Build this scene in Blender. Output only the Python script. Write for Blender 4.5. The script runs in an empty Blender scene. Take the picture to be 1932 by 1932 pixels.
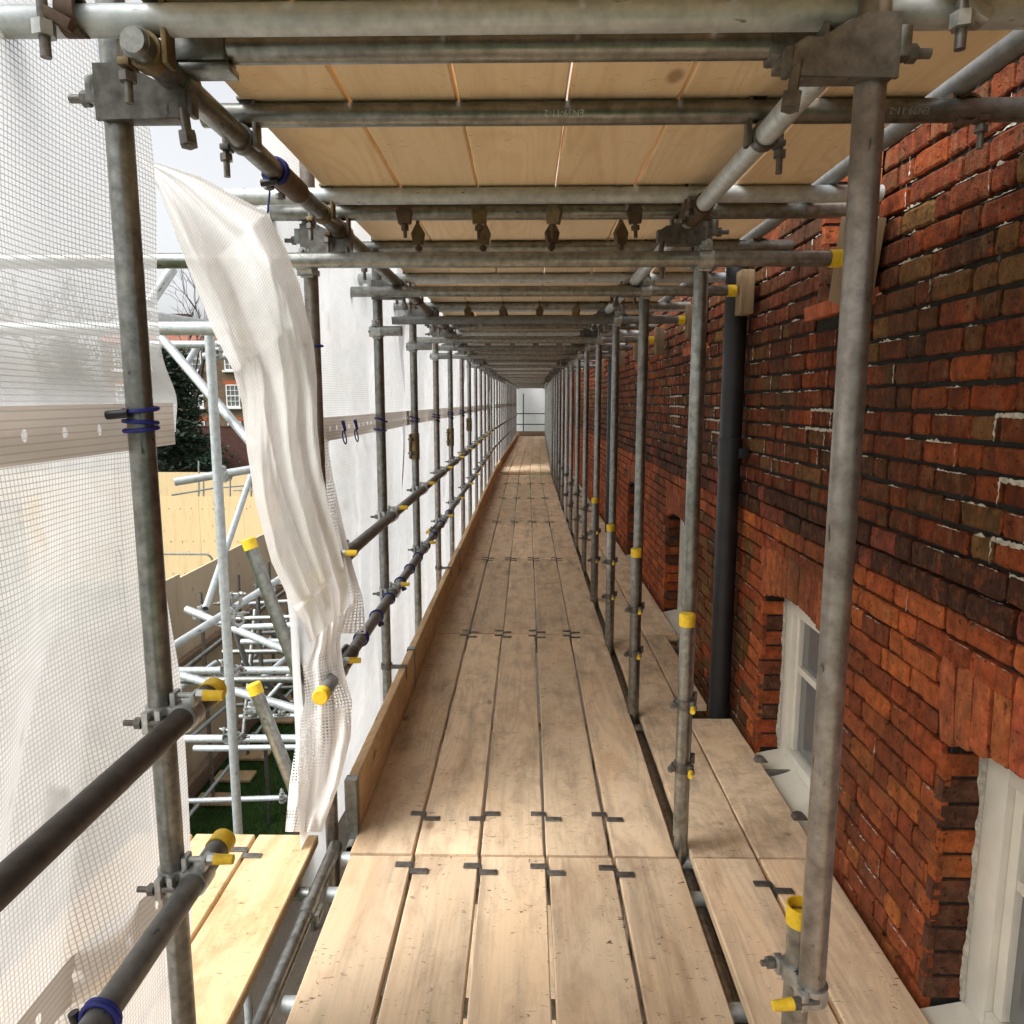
import bpy, bmesh, math, random
from mathutils import Vector, Matrix, Quaternion, noise as mnoise
R = random.Random(11)
S = bpy.context.scene
COL = S.collection
PI = math.pi
rad = math.radians

# ------------------------------------------------------------------ camera
CAM_H = 1.59
F_PX, HALF = 1407.0, 966.0
TH = math.atan(208 / F_PX)
YA = math.atan(27 / F_PX * math.cos(TH))
FW = Vector((-math.sin(YA) * math.cos(TH), math.cos(YA) * math.cos(TH), -math.sin(TH)))
RT = Vector((math.cos(YA), math.sin(YA), 0))
UP = RT.cross(FW)
EYE = Vector((0, 0, CAM_H))
cd = bpy.data.cameras.new("camera")
cam = bpy.data.objects.new("camera", cd)
COL.objects.link(cam)
cam.matrix_world = Matrix((( RT.x, UP.x, -FW.x, EYE.x), (RT.y, UP.y, -FW.y, EYE.y), (RT.z, UP.z, -FW.z, EYE.z), (0, 0, 0, 1)))
cd.sensor_width = 36
cd.lens = 36 * F_PX / (2 * HALF)
cd.clip_start, cd.clip_end = 0.05, 500
S.camera = cam

def ray(u, v):
    return FW + RT * ((u - HALF) / F_PX) - UP * ((v - HALF) / F_PX)
def at(u, v, d):                        # measured picture point + distance -> place in the site
    return EYE + ray(u, v) * d
def on(u, v, axis, val):
    d = ray(u, v); t = (val - EYE[axis]) / d[axis]
    return EYE + d * t
def bend(y):                            # the far half of the run turns slightly to the right
    return 0.0 if y < 16.4 else 0.0165 * (y - 16.4)

# ------------------------------------------------------------------ node helper
class NT:
    def __init__(s, name):
        s.m = bpy.data.materials.new(name); s.m.use_nodes = True
        s.t = s.m.node_tree; s.t.nodes.clear()
        s.out = s.t.nodes.new('ShaderNodeOutputMaterial')
    def n(s, typ, ins=None, out=0, **props):
        nd = s.t.nodes.new('ShaderNode' + typ)
        for k, v in props.items(): setattr(nd, k, v)
        for k, v in (ins or {}).items():
            sock = nd.inputs[k]
            if isinstance(v, bpy.types.NodeSocket): s.t.links.new(v, sock)
            elif isinstance(v, (tuple, list)) and sock.type == 'RGBA' and len(v) == 3: sock.default_value = (*v, 1)
            else: sock.default_value = v
        return nd.outputs[out]
    def math(s, op, a, b=0.0, c=None, clamp=False):
        ins = {0: a, 1: b}
        if c is not None: ins[2] = c
        return s.n('Math', ins, operation=op, use_clamp=clamp)
    def vmul(s, v, xyz):
        return s.n('VectorMath', {0: v, 1: xyz}, operation='MULTIPLY')
    def vadd(s, a, b):
        return s.n('VectorMath', {0: a, 1: b}, operation='ADD')
    def noise(s, vec, scale=1.0, detail=3.0, rough=0.5, dist=0.0):
        return s.n('TexNoise', {'Vector': vec, 'Scale': scale, 'Detail': detail, 'Roughness': rough, 'Distortion': dist})
    def ramp(s, fac, stops):
        nd = s.t.nodes.new('ShaderNodeValToRGB')
        s.t.links.new(fac, nd.inputs[0])
        e = nd.color_ramp.elements
        while len(e) < len(stops): e.new(0.5)
        for el, (p, c) in zip(e, stops):
            el.position = p; el.color = (*c, 1) if isinstance(c, tuple) else (c, c, c, 1)
        return nd.outputs[0]
    def mix(s, fac, a, b, blend='MIX'):
        nd = s.t.nodes.new('ShaderNodeMix'); nd.data_type = 'RGBA'; nd.blend_type = blend
        for i, v in ((0, fac), (6, a), (7, b)):
            if isinstance(v, bpy.types.NodeSocket): s.t.links.new(v, nd.inputs[i])
            elif isinstance(v, tuple): nd.inputs[i].default_value = (*v, 1)
            else: nd.inputs[i].default_value = v
        return nd.outputs[2]
    def coords(s, which='Object', rnd=True):
        tc = s.t.nodes.new('ShaderNodeTexCoord').outputs[which]
        if not rnd: return tc
        r = s.n('ObjectInfo', out=5)
        cm = s.n('CombineXYZ', {0: s.math('MULTIPLY', r, 31.7), 1: s.math('MULTIPLY', r, 57.3), 2: s.math('MULTIPLY', r, 11.9)})
        return s.vadd(tc, cm)
    def bump(s, h, strength=0.3, dist=0.01):
        return s.n('Bump', {'Height': h, 'Strength': strength, 'Distance': dist})
    def bsdf(s, **k):
        nd = s.t.nodes.new('ShaderNodeBsdfPrincipled')
        for kk, v in k.items():
            sock = nd.inputs[kk.replace('_', ' ')]
            if isinstance(v, bpy.types.NodeSocket): s.t.links.new(v, sock)
            elif isinstance(v, tuple) and len(v) == 3 and sock.type == 'RGBA': sock.default_value = (*v, 1)
            else: sock.default_value = v
        return nd.outputs[0]
    def done(s, sh):
        s.t.links.new(sh, s.out.inputs[0]); return s.m

def mat_galv(name, c1, c2, metal=0.7, rough=0.42, stain=0.35, stain_c=(0.10, 0.075, 0.05)):
    t = NT(name); v = t.coords()
    sp = t.noise(v, 38, 3, 0.6)
    st = t.noise(t.vmul(v, (30, 30, 1.6)), 1, 3, 0.6)
    bl = t.noise(v, 5, 4, 0.65)
    c = t.mix(t.ramp(sp, [(0.35, 0.0), (0.7, 1.0)]), c1, c2)
    c = t.mix(t.math('MULTIPLY', t.ramp(st, [(0.45, 0.0), (0.75, 1.0)]), 0.45), c, (c2[0] * .55, c2[1] * .55, c2[2] * .53))
    c = t.mix(t.math('MULTIPLY', t.ramp(bl, [(0.5, 0.0), (0.72, 1.0)]), stain), c, stain_c)
    fl = t.noise(t.vmul(v, (70, 70, 22)), 1, 2, 0.5)
    fm = t.ramp(fl, [(0.70, 0.0), (0.76, 1.0)])
    c = t.mix(t.math('MULTIPLY', fm, 0.75), c, (0.05, 0.045, 0.04))
    ob = t.n('ObjectInfo', out=5)
    c = t.mix(1.0, c, t.ramp(ob, [(0, 0.78), (1, 1.12)]), 'MULTIPLY')
    r = t.math('ADD', t.math('MULTIPLY', bl, 0.35), rough - 0.16)
    b = t.bump(t.math('ADD', sp, t.math('MULTIPLY', fl, .5)), 0.12, 0.003)
    return t.done(t.bsdf(Base_Color=c, Metallic=metal, Roughness=r, Normal=b))

def mat_wood(name, light, dark, stainc, stain=0.5, fleck=0.8, ring=0.5, grain=0.35, var=(0.75, 1.15), axis=1, warm=None, smudge=0.0):
    t = NT(name); v = t.coords()
    def sc(a, l, b):
        return t.vmul(v, {0: (l, a, b), 1: (a, l, b), 2: (a, b, l)}[axis])
    g = t.noise(sc(120, 3.5, 120), 1, 4, 0.7)
    lo = t.noise(sc(5.0, 0.55, 5.0), 1, 1.2, 0.4, 0.3)
    rg = t.math('SINE', t.math('MULTIPLY', lo, 120.0))
    rg = t.ramp(t.math('MULTIPLY_ADD', rg, 0.5, 0.5), [(0.45, 0.0), (1.0, 1.0)])
    rm = t.ramp(t.noise(sc(3, 0.8, 3), 1, 2, 0.5), [(0.42, 0.1), (0.6, 1.0)])
    f = t.math('ADD', t.math('MULTIPLY', t.math('MULTIPLY', rg, rm), ring), t.math('MULTIPLY', t.ramp(g, [(0.3, 0.0), (0.75, 1.0)]), grain), clamp=True)
    c = t.mix(f, light, dark)
    # long grey walking marks and blotchy dirt
    sn = t.noise(sc(11, 1.5, 11), 1, 5, 0.62)
    c = t.mix(t.math('MULTIPLY', t.ramp(sn, [(0.50, 0.0), (0.72, 1.0)]), stain), c, stainc)
    if smudge:
        b1 = t.noise(sc(9, 5, 9), 1, 6, 0.68, 0.4)
        c = t.mix(t.math('MULTIPLY', t.ramp(b1, [(0.46, 0.0), (0.66, 1.0)]), smudge), c, (stainc[0] * 1.25, stainc[1] * 1.05, stainc[2] * .95))
        b2 = t.noise(sc(4, 2.2, 4), 1, 3, 0.6)
        c = t.mix(t.math('MULTIPLY', t.ramp(b2, [(0.48, 0.0), (0.7, 1.0)]), smudge * .7), c, (min(1, light[0] * 1.08), light[1] * .90, light[2] * .70))
    # scuffs of all directions, denser in places
    area = t.noise(sc(5, 3.5, 5), 1, 3, 0.6)
    am = t.ramp(area, [(0.40, 0.15), (0.60, 1.0)])
    fm = None
    for (a_, l_, b_, th) in ((34, 120, 34, 0.655), (120, 46, 120, 0.69), (60, 60, 60, 0.70)):
        q = t.noise(t.vadd(sc(a_, l_, b_), (th * 97, th * 31, 0)), 1, 3.5, 0.6, 0.9)
        q = t.ramp(q, [(th - 0.02, 0.0), (th + 0.03, 1.0)])
        fm = q if fm is None else t.math('MAXIMUM', fm, q)
    fm = t.math('MULTIPLY', fm, am)
    c = t.mix(t.math('MULTIPLY', fm, fleck), c, (stainc[0] * .42, stainc[1] * .36, stainc[2] * .32))
    vo = t.n('TexVoronoi', {'Vector': sc(4.6, 2.4, 4.6), 'Scale': 1.0, 'Randomness': 1.0})
    kn = t.ramp(vo, [(0.045, 1.0), (0.095, 0.0)])
    c = t.mix(t.math('MULTIPLY', kn, 0.7), c, (dark[0] * .38, dark[1] * .28, dark[2] * .22))
    ob = t.n('ObjectInfo', out=5)
    c = t.mix(1.0, c, t.ramp(ob, [(0, var[0]), (1, var[1])]), 'MULTIPLY')
    if warm:
        ob2 = t.math('FRACT', t.math('MULTIPLY', ob, 7.31))
        c = t.mix(t.math('MULTIPLY', ob2, 0.5), c, t.mix(1.0, c, warm, 'MULTIPLY'))
    h = t.math('ADD', t.math('MULTIPLY', g, 0.6), t.math('MULTIPLY', fm, -0.8))
    return t.done(t.bsdf(Base_Color=c, Roughness=0.75, Normal=t.bump(h, 0.25, 0.004), Specular_IOR_Level=0.25))

def mat_plain(name, c, rough=0.5, metal=0.0, nz=0.25, scale=12.0, spec=0.5, bump=0.0):
    t = NT(name); v = t.coords()
    k = t.noise(v, scale, 4, 0.6)
    cc = t.mix(t.ramp(k, [(0.3, 0.0), (0.72, 1.0)]), tuple(x * (1 - nz) for x in c), tuple(min(1, x * (1 + nz)) for x in c))
    a = dict(Base_Color=cc, Roughness=rough, Metallic=metal, Specular_IOR_Level=spec)
    if bump: a['Normal'] = t.bump(k, bump, 0.01)
    return t.done(t.bsdf(**a))

def mat_net(name, film=(0.9, 0.9, 0.9), op_hi=0.72, op_lo=0.30, holes=0.5, cell=0.0100, w=0.12, trans=0.45, thc=(0.62, 0.60, 0.58)):
    """reinforced clear sheeting: white threads in a square grid, hazy film in the cells, film torn in patches"""
    t = NT(name)
    uv = t.n('UVMap')
    sep = t.t.nodes.new('ShaderNodeSeparateXYZ'); t.t.links.new(uv, sep.inputs[0])
    def line(o):
        f = t.math('FRACT', t.math('DIVIDE', o, cell))
        return t.math('LESS_THAN', t.math('ABSOLUTE', t.math('SUBTRACT', f, 0.5)), w)
    th = t.math('MAXIMUM', line(sep.outputs[0]), line(sep.outputs[1]))
    pn = t.noise(uv, 3.2, 3, 0.6)
    patch = t.ramp(pn, [(holes, 0.0), (holes + 0.08, 1.0)])
    op = t.math('ADD', t.math('MULTIPLY', patch, op_lo - op_hi), op_hi)
    fine = t.noise(uv, 16, 3, 0.6)
    op = t.math('ADD', op, t.math('MULTIPLY', t.math('SUBTRACT', fine, 0.5), 0.35), clamp=True)
    tr = t.n('BsdfTransparent', {'Color': (1, 1, 1)})
    dif = t.n('BsdfDiffuse', {'Color': film})
    trl = t.n('BsdfTranslucent', {'Color': film})
    fs = t.n('MixShader', {0: trans, 1: dif, 2: trl})
    cellsh = t.n('MixShader', {0: op, 1: tr, 2: fs})
    td = t.n('BsdfDiffuse', {'Color': thc})
    tt = t.n('BsdfTranslucent', {'Color': thc})
    ts = t.n('MixShader', {0: 0.35, 1: td, 2: tt})
    return t.done(t.n('MixShader', {0: th, 1: cellsh, 2: ts}))

def mat_hem(name):
    t = NT(name)
    uv = t.n('UVMap')
    sep = t.t.nodes.new('ShaderNodeSeparateXYZ'); t.t.links.new(uv, sep.inputs[0])
    fx = t.math('SUBTRACT', t.math('FRACT', t.math('DIVIDE', sep.outputs[0], 0.10)), 0.5)
    ex = t.math('POWER', t.math('MULTIPLY', fx, 14.0), 2.0)
    ey = t.math('POWER', t.math('MULTIPLY', t.math('SUBTRACT', sep.outputs[1], 0.045), 95.0), 2.0)
    hole = t.math('LESS_THAN', t.math('ADD', ex, ey), 1.0)
    ln = t.math('LESS_THAN', t.math('ABSOLUTE', t.math('SUBTRACT', t.math('FRACT', t.math('DIVIDE', sep.outputs[1], 0.0125)), 0.5)), 0.1)
    c = t.mix(t.math('MULTIPLY', ln, 0.5), (0.62, 0.56, 0.50), (0.36, 0.31, 0.27))
    d = t.n('BsdfDiffuse', {'Color': c}); tl = t.n('BsdfTranslucent', {'Color': c})
    b = t.n('MixShader', {0: 0.5, 1: d, 2: tl})
    tr = t.n('BsdfTransparent', {})
    return t.done(t.n('MixShader', {0: hole, 1: b, 2: tr}))

def mat_brick(name):
    t = NT(name); v = t.coords('Object', False)
    col = t.n('Attribute', attribute_name='Col')
    n1 = t.noise(v, 26, 5, 0.7)
    n2 = t.noise(v, 110, 3, 0.6)
    n3 = t.noise(t.vmul(v, (1, 1.1, 0.9)), 1.3, 5, 0.62)
    dr = t.noise(t.vmul(v, (9, 34, 3.2)), 1, 3, 0.6)
    c = t.mix(1.0, col, t.ramp(n1, [(0.25, 0.35), (0.52, 0.95), (0.8, 1.7)]), 'MULTIPLY')
    n4 = t.noise(t.vmul(v, (14, 30, 11)), 1, 4, 0.7)
    c = t.mix(t.math('MULTIPLY', t.ramp(n4, [(0.52, 0.0), (0.70, 1.0)]), 0.5), c, (0.20, 0.125, 0.060))
    n5 = t.noise(t.vmul(v, (11, 22, 13)), 1, 4, 0.65)
    c = t.mix(t.math('MULTIPLY', t.ramp(n5, [(0.55, 0.0), (0.72, 1.0)]), 0.55), c, (0.40, 0.085, 0.022))
    # soot and weather stains with a shape of their own
    c = t.mix(t.math('MULTIPLY', t.ramp(n3, [(0.47, 0.0), (0.68, 1.0)]), 0.62), c, (0.045, 0.026, 0.016))
    c = t.mix(t.math('MULTIPLY', t.ramp(dr, [(0.55, 0.0), (0.72, 1.0)]), 0.45), c, (0.03, 0.018, 0.012))
    c = t.mix(t.math('MULTIPLY', t.ramp(n2, [(0.70, 0.0), (0.80, 1.0)]), 0.30), c, (0.42, 0.36, 0.28))
    pit = t.ramp(t.noise(v, 60, 2, 0.5), [(0.28, 1.0), (0.36, 0.0)])
    c = t.mix(t.math('MULTIPLY', pit, 0.6), c, (0.02, 0.012, 0.01))
    h = t.math('ADD', t.math('ADD', n1, t.math('MULTIPLY', n2, 0.5)), t.math('MULTIPLY', pit, -0.6))
    return t.done(t.bsdf(Base_Color=c, Roughness=0.8, Specular_IOR_Level=0.15, Normal=t.bump(h, 0.9, 0.008)))

def mat_mortar(name):
    t = NT(name); v = t.coords('Object', False)
    n1 = t.noise(v, 16, 5, 0.7); n2 = t.noise(v, 70, 4, 0.7)
    c = t.mix(n2, (0.007, 0.006, 0.005), (0.034, 0.030, 0.023))
    c = t.mix(t.ramp(n1, [(0.64, 0.0), (0.70, 1.0)]), c, (0.20, 0.18, 0.145))
    return t.done(t.bsdf(Base_Color=c, Roughness=0.95, Normal=t.bump(n2, 0.8, 0.006)))

M = {}
M['galv'] = mat_galv('galvanised_steel', (0.40, 0.41, 0.385), (0.21, 0.215, 0.20), 0.85, 0.33)
M['galv_light'] = mat_galv('pale_galvanised_steel', (0.62, 0.66, 0.67), (0.44, 0.48, 0.49), 0.45, 0.5, 0.15)
M['galv_brown'] = mat_galv('rust_tinted_steel', (0.42, 0.385, 0.35), (0.25, 0.22, 0.195), 0.75, 0.42, 0.5, (0.13, 0.085, 0.06))
M['steel_dark'] = mat_galv('dark_weathered_steel', (0.085, 0.075, 0.07), (0.05, 0.043, 0.04), 0.35, 0.52, 0.25, (0.16, 0.12, 0.10))
M['steel_grey'] = mat_galv('grey_painted_steel', (0.26, 0.265, 0.26), (0.17, 0.175, 0.17), 0.4, 0.46, 0.2)
M['iron'] = mat_galv('forged_iron', (0.26, 0.25, 0.23), (0.13, 0.12, 0.11), 0.7, 0.45, 0.5)
M['iron_bright'] = mat_galv('zinc_plated_steel', (0.62, 0.64, 0.62), (0.38, 0.40, 0.39), 0.75, 0.4, 0.2)
M['iron_rust'] = mat_galv('rusty_iron', (0.16, 0.10, 0.065), (0.08, 0.05, 0.035), 0.4, 0.6, 0.5, (0.2, 0.12, 0.04))
M['brass'] = mat_galv('brassy_plated_iron', (0.27, 0.20, 0.095), (0.14, 0.10, 0.055), 0.6, 0.5, 0.4)
M['deck'] = mat_wood('weathered_deck_board', (0.86, 0.67, 0.46), (0.64, 0.47, 0.30), (0.26, 0.195, 0.14), 0.62, 1.0, 0.40, 0.34, (0.80, 1.07), 1, (0.86, .85, .84), 0.46)
M['deck_bright'] = mat_wood('fresh_platform_board', (0.74, 0.56, 0.33), (0.60, 0.41, 0.21), (0.36, 0.21, 0.10), 0.40, 0.9, 0.3, 0.25, (0.93, 1.04), 1, None, 0.6)
M['ceil'] = mat_wood('new_pine_board', (0.93, 0.745, 0.49), (0.80, 0.565, 0.31), (0.60, 0.38, 0.19), 0.32, 0.45, 0.42, 0.34, (0.92, 1.05))
M['toe'] = mat_wood('toe_board_timber', (0.66, 0.47, 0.27), (0.46, 0.29, 0.15), (0.20, 0.12, 0.06), 0.4, 0.6, 0.3, 0.3, (0.85, 1.1), 1, None, 0.3)
M['ply'] = mat_wood('orange_plywood', (0.83, 0.63, 0.37), (0.74, 0.52, 0.28), (0.55, 0.36, 0.17), 0.3, 0.15, 0.35, 0.2, (0.97, 1.03), 2)
M['ply_pale'] = mat_wood('pale_plywood', (0.74, 0.60, 0.42), (0.62, 0.48, 0.31), (0.45, 0.33, 0.20), 0.3, 0.15, 0.25, 0.2, (0.92, 1.05), 2)
M['timber'] = mat_wood('brown_timber', (0.26, 0.18, 0.12), (0.16, 0.105, 0.07), (0.10, 0.065, 0.045), 0.4, 0.3)
M['block'] = mat_wood('packing_timber', (0.30, 0.21, 0.12), (0.19, 0.13, 0.075), (0.12, 0.08, 0.05), 0.4, 0.3, axis=2)
M['yellow'] = mat_plain('yellow_plastic', (0.82, 0.55, 0.03), 0.5, 0, 0.16, 55, 0.4, 0.1)
M['blue'] = mat_plain('blue_shock_cord', (0.012, 0.02, 0.20), 0.6, 0, 0.3, 60)
M['black'] = mat_plain('black_plastic', (0.012, 0.012, 0.014), 0.4, 0, 0.2)
M['net'] = mat_net('reinforced_sheeting', (0.93, 0.93, 0.94), 0.60, 0.20, 0.60, w=0.095, trans=0.5, thc=(0.58, 0.58, 0.59))
M['net_low'] = mat_net('reinforced_sheeting_lower', (0.95, 0.94, 0.93), 0.86, 0.40, 0.64, w=0.095, trans=0.48, thc=(0.56, 0.54, 0.53))
M['net_fold'] = mat_net('loose_sheeting', (0.97, 0.95, 0.93), 0.92, 0.62, 0.66, 0.0105, 0.07, trans=0.6, thc=(0.68, 0.65, 0.62))
M['net_tail'] = mat_net('torn_sheeting', (0.97, 0.95, 0.92), 0.88, 0.10, 0.48, 0.0115, 0.21, trans=0.6, thc=(0.88, 0.86, 0.84))
M['net_far'] = mat_net('corridor_sheeting', (0.94, 0.94, 0.95), 0.90, 0.70, 0.6, w=0.10, trans=0.64, thc=(0.66, 0.66, 0.67))
M['hem'] = mat_hem('hem_tape')
M['brick'] = mat_brick('old_brick')
M['mortar'] = mat_mortar('dark_mortar')
M['lime'] = mat_plain('lime_pointing', (0.46, 0.43, 0.36), 0.95, 0, 0.35, 60, 0.2, 0.6)
M['paint'] = mat_plain('cream_paint', (0.72, 0.69, 0.60), 0.45, 0, 0.08, 9)
M['stone'] = mat_plain('stone_sill', (0.42, 0.38, 0.30), 0.8, 0, 0.25, 14, 0.3, 0.3)
M['tile'] = mat_plain('red_tile', (0.40, 0.10, 0.035), 0.7, 0, 0.3, 18, 0.3, 0.3)
M['pipe'] = mat_plain('black_painted_iron', (0.020, 0.021, 0.023), 0.42, 0.1, 0.35, 10)
M['whitepaint'] = mat_plain('white_paint', (0.8, 0.8, 0.78), 0.5, 0, 0.05)
M['roof'] = mat_plain('red_roof', (0.28, 0.10, 0.06), 0.8, 0, 0.3, 3)
M['bark'] = mat_plain('bark', (0.09, 0.07, 0.06), 0.9, 0, 0.4, 8, 0.2, 0.5)
M['twig'] = mat_plain('twig', (0.10, 0.085, 0.085), 0.9, 0, 0.3, 8)
M['leaf'] = mat_plain('conifer_needles', (0.028, 0.045, 0.028), 0.75, 0, 0.55, 1.3, 0.3)
M['leaf_shrub'] = mat_plain('shrub_leaves', (0.03, 0.075, 0.05), 0.7, 0, 0.5, 3, 0.3)

def mat_glass():
    t = NT('window_glass'); v = t.coords()
    n = t.noise(v, 3, 2)
    return t.done(t.bsdf(Base_Color=(0.16, 0.165, 0.16), Roughness=0.06, Specular_IOR_Level=0.6, Normal=t.bump(n, 0.05, 0.01)))
M['glass'] = mat_glass()
def mat_ground():
    t = NT('lawn_soil'); v = t.coords('Object', False)
    n = t.noise(v, 6, 5, 0.65); n2 = t.noise(v, 90, 3, 0.6)
    c = t.mix(n, (0.040, 0.080, 0.020), (0.085, 0.140, 0.040))
    c = t.mix(t.ramp(n2, [(0.4, 0.0), (0.8, 1.0)]), c, (0.02, 0.035, 0.01))
    return t.done(t.bsdf(Base_Color=c, Roughness=0.9, Normal=t.bump(n2, 0.8, 0.03), Specular_IOR_Level=0.2))
M['ground'] = mat_ground()
def mat_gravel():
    t = NT('gravel'); v = t.coords('Object', False)
    n = t.noise(v, 60, 4, 0.7); n2 = t.noise(v, 3, 3, 0.6)
    c = t.mix(n, (0.045, 0.035, 0.026), (0.15, 0.12, 0.09))
    c = t.mix(t.math('MULTIPLY', t.ramp(n2, [(0.45, 0.0), (0.65, 1.0)]), 0.5), c, (0.06, 0.05, 0.035))
    return t.done(t.bsdf(Base_Color=c, Roughness=0.95, Normal=t.bump(n, 0.8, 0.02)))
M['gravel'] = mat_gravel()
def mat_farbrick(name, a, b, scale=4.0):
    t = NT(name); v = t.coords('Object', False)
    sw = t.n('SeparateXYZ', {0: v}); 
    x = t.t.nodes[-1].outputs[0]; z = t.t.nodes[-1].outputs[2]
    vv = t.n('CombineXYZ', {0: x, 1: z})
    br = t.n('TexBrick', {'Vector': vv, 'Scale': scale, 'Color1': a, 'Color2': b, 'Mortar': (0.12, 0.10, 0.085), 'Mortar Size': 0.012, 'Brick Width': 0.9, 'Row Height': 0.3})
    n = t.noise(v, 0.8, 4, 0.6)
    c = t.mix(1.0, br, t.ramp(n, [(0.3, 0.6), (0.7, 1.2)]), 'MULTIPLY')
    return t.done(t.bsdf(Base_Color=c, Roughness=0.9))
M['farbrick'] = mat_farbrick('stock_brick', (0.17, 0.11, 0.065), (0.22, 0.145, 0.085))
M['farwall'] = mat_farbrick('dark_red_brick', (0.085, 0.032, 0.024), (0.12, 0.045, 0.032))

# ------------------------------------------------------------------ mesh builder
class MB:
    def __init__(s): s.v = []; s.f = []; s.mi = []; s.uv = None; s.col = None; s.cur = 0
    def add(s, vs, fs):
        o = len(s.v); s.v.extend(vs)
        for f in fs: s.f.append(tuple(i + o for i in f)); s.mi.append(s.cur)
    def tube(s, p0, p1, r, seg=14, ri=None, r1=None):
        p0 = Vector(p0); p1 = Vector(p1); d = (p1 - p0).normalized()
        a = d.orthogonal().normalized(); b = d.cross(a)
        r1 = r if r1 is None else r1
        vs = []
        for p, rr in ((p0, r), (p1, r1)):
            for i in range(seg):
                t = 2 * PI * i / seg
                vs.append(p + (a * math.cos(t) + b * math.sin(t)) * rr)
        fs = [(i, (i + 1) % seg, seg + (i + 1) % seg, seg + i) for i in range(seg)]
        if ri is None:
            fs += [tuple(reversed(range(seg))), tuple(range(seg, 2 * seg))]
        else:
            for p in (p0, p1):
                for i in range(seg):
                    t = 2 * PI * i / seg
                    vs.append(p + (a * math.cos(t) + b * math.sin(t)) * ri)
            for i in range(seg):
                j = (i + 1) % seg
                fs.append((2 * seg + j, 2 * seg + i, 3 * seg + i, 3 * seg + j))
                fs.append((j, i, 2 * seg + i, 2 * seg + j))
                fs.append((seg + i, seg + j, 3 * seg + j, 3 * seg + i))
        s.add(vs, fs); return s
    def box(s, c, size, rot=None, bev=0.0):
        c = Vector(c); hx, hy, hz = (q / 2 for q in size)
        if bev <= 0:
            vs = [Vector((x, y, z)) for x in (-hx, hx) for y in (-hy, hy) for z in (-hz, hz)]
            fs = [(0, 1, 3, 2), (4, 6, 7, 5), (0, 4, 5, 1), (2, 3, 7, 6), (0, 2, 6, 4), (1, 5, 7, 3)]
        else:
            bm = bmesh.new(); bmesh.ops.create_cube(bm, size=1.0)
            for q in bm.verts: q.co = Vector((q.co.x * size[0], q.co.y * size[1], q.co.z * size[2]))
            bmesh.ops.bevel(bm, geom=bm.edges[:], offset=bev, segments=2, affect='EDGES', profile=0.6)
            bm.verts.index_update()
            vs = [q.co.copy() for q in bm.verts]; fs = [tuple(q.index for q in f.verts) for f in bm.faces]
            bm.free()
        if rot is not None: vs = [rot @ q for q in vs]
        s.add([q + c for q in vs], fs); return s
    def prism(s, pts, o, ax, ay, an, th):
        o = Vector(o); ax = Vector(ax); ay = Vector(ay); an = Vector(an); n = len(pts)
        vs = [o + ax * x + ay * y + an * k for k in (-th / 2, th / 2) for x, y in pts]
        fs = [tuple(reversed(range(n))), tuple(range(n, 2 * n))] + [(i, (i + 1) % n, n + (i + 1) % n, n + i) for i in range(n)]
        s.add(vs, fs); return s
    def path(s, pts, r, seg=8, closed=False):
        pts = [Vector(p) for p in pts]; n = len(pts); vs = []
        up = None
        for i, p in enumerate(pts):
            q0 = pts[(i - 1) % n] if (closed or i > 0) else p
            q1 = pts[(i + 1) % n] if (closed or i < n - 1) else p
            d = (q1 - q0).normalized()
            if up is None: up = d.orthogonal().normalized()
            a = (up - d * up.dot(d)).normalized(); up = a; b = d.cross(a)
            rr = r[i] if isinstance(r, (list, tuple)) else r
            for k in range(seg):
                t = 2 * PI * k / seg
                vs.append(p + (a * math.cos(t) + b * math.sin(t)) * rr)
        fs = []
        for i in range(n if closed else n - 1):
            j = (i + 1) % n
            for k in range(seg):
                l = (k + 1) % seg
                fs.append((i * seg + k, i * seg + l, j * seg + l, j * seg + k))
        if not closed:
            fs += [tuple(reversed(range(seg))), tuple(range((n - 1) * seg, n * seg))]
        s.add(vs, fs); return s
    def ring(s, c, axis, r0, r1, w, seg=18):
        c = Vector(c); ax = Vector(axis).normalized()
        return s.tube(c - ax * w / 2, c + ax * w / 2, r1, seg, r0)
    def nut(s, c, axis, r, w):
        c = Vector(c); ax = Vector(axis).normalized()
        return s.tube(c - ax * w / 2, c + ax * w / 2, r, 6)
    def grid(s, fn, nu, nv, uvfn=None):
        if s.uv is None: s.uv = []
        base = len(s.v)
        for j in range(nv + 1):
            for i in range(nu + 1):
                a, b = i / nu, j / nv
                s.v.append(Vector(fn(a, b)))
        for j in range(nv):
            for i in range(nu):
                q = [j * (nu + 1) + i, j * (nu + 1) + i + 1, (j + 1) * (nu + 1) + i + 1, (j + 1) * (nu + 1) + i]
                s.f.append(tuple(base + k for k in q)); s.mi.append(s.cur)
                if uvfn:
                    for (di, dj) in ((0, 0), (1, 0), (1, 1), (0, 1)):
                        s.uv.append(uvfn((i + di) / nu, (j + dj) / nv))
        return s
    def mesh(s, name, mats, smooth=True, angle=40):
        me = bpy.data.meshes.new(name)
        me.from_pydata([tuple(q) for q in s.v], [], s.f)
        if not isinstance(mats, (list, tuple)): mats = [mats]
        for m in mats: me.materials.append(m)
        if len(mats) > 1: me.polygons.foreach_set('material_index', s.mi)
        if s.uv:
            l = me.uv_layers.new(name='UVMap')
            l.data.foreach_set('uv', [c for q in s.uv for c in q])
        if s.col:
            a = me.color_attributes.new('Col', 'FLOAT_COLOR', 'POINT')
            a.data.foreach_set('color', [c for q in s.col for c in q])
        if smooth:
            me.polygons.foreach_set('use_smooth', [True] * len(me.polygons))
            if angle < 170: me.set_sharp_from_angle(angle=rad(angle))
        me.update()
        return me
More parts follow.
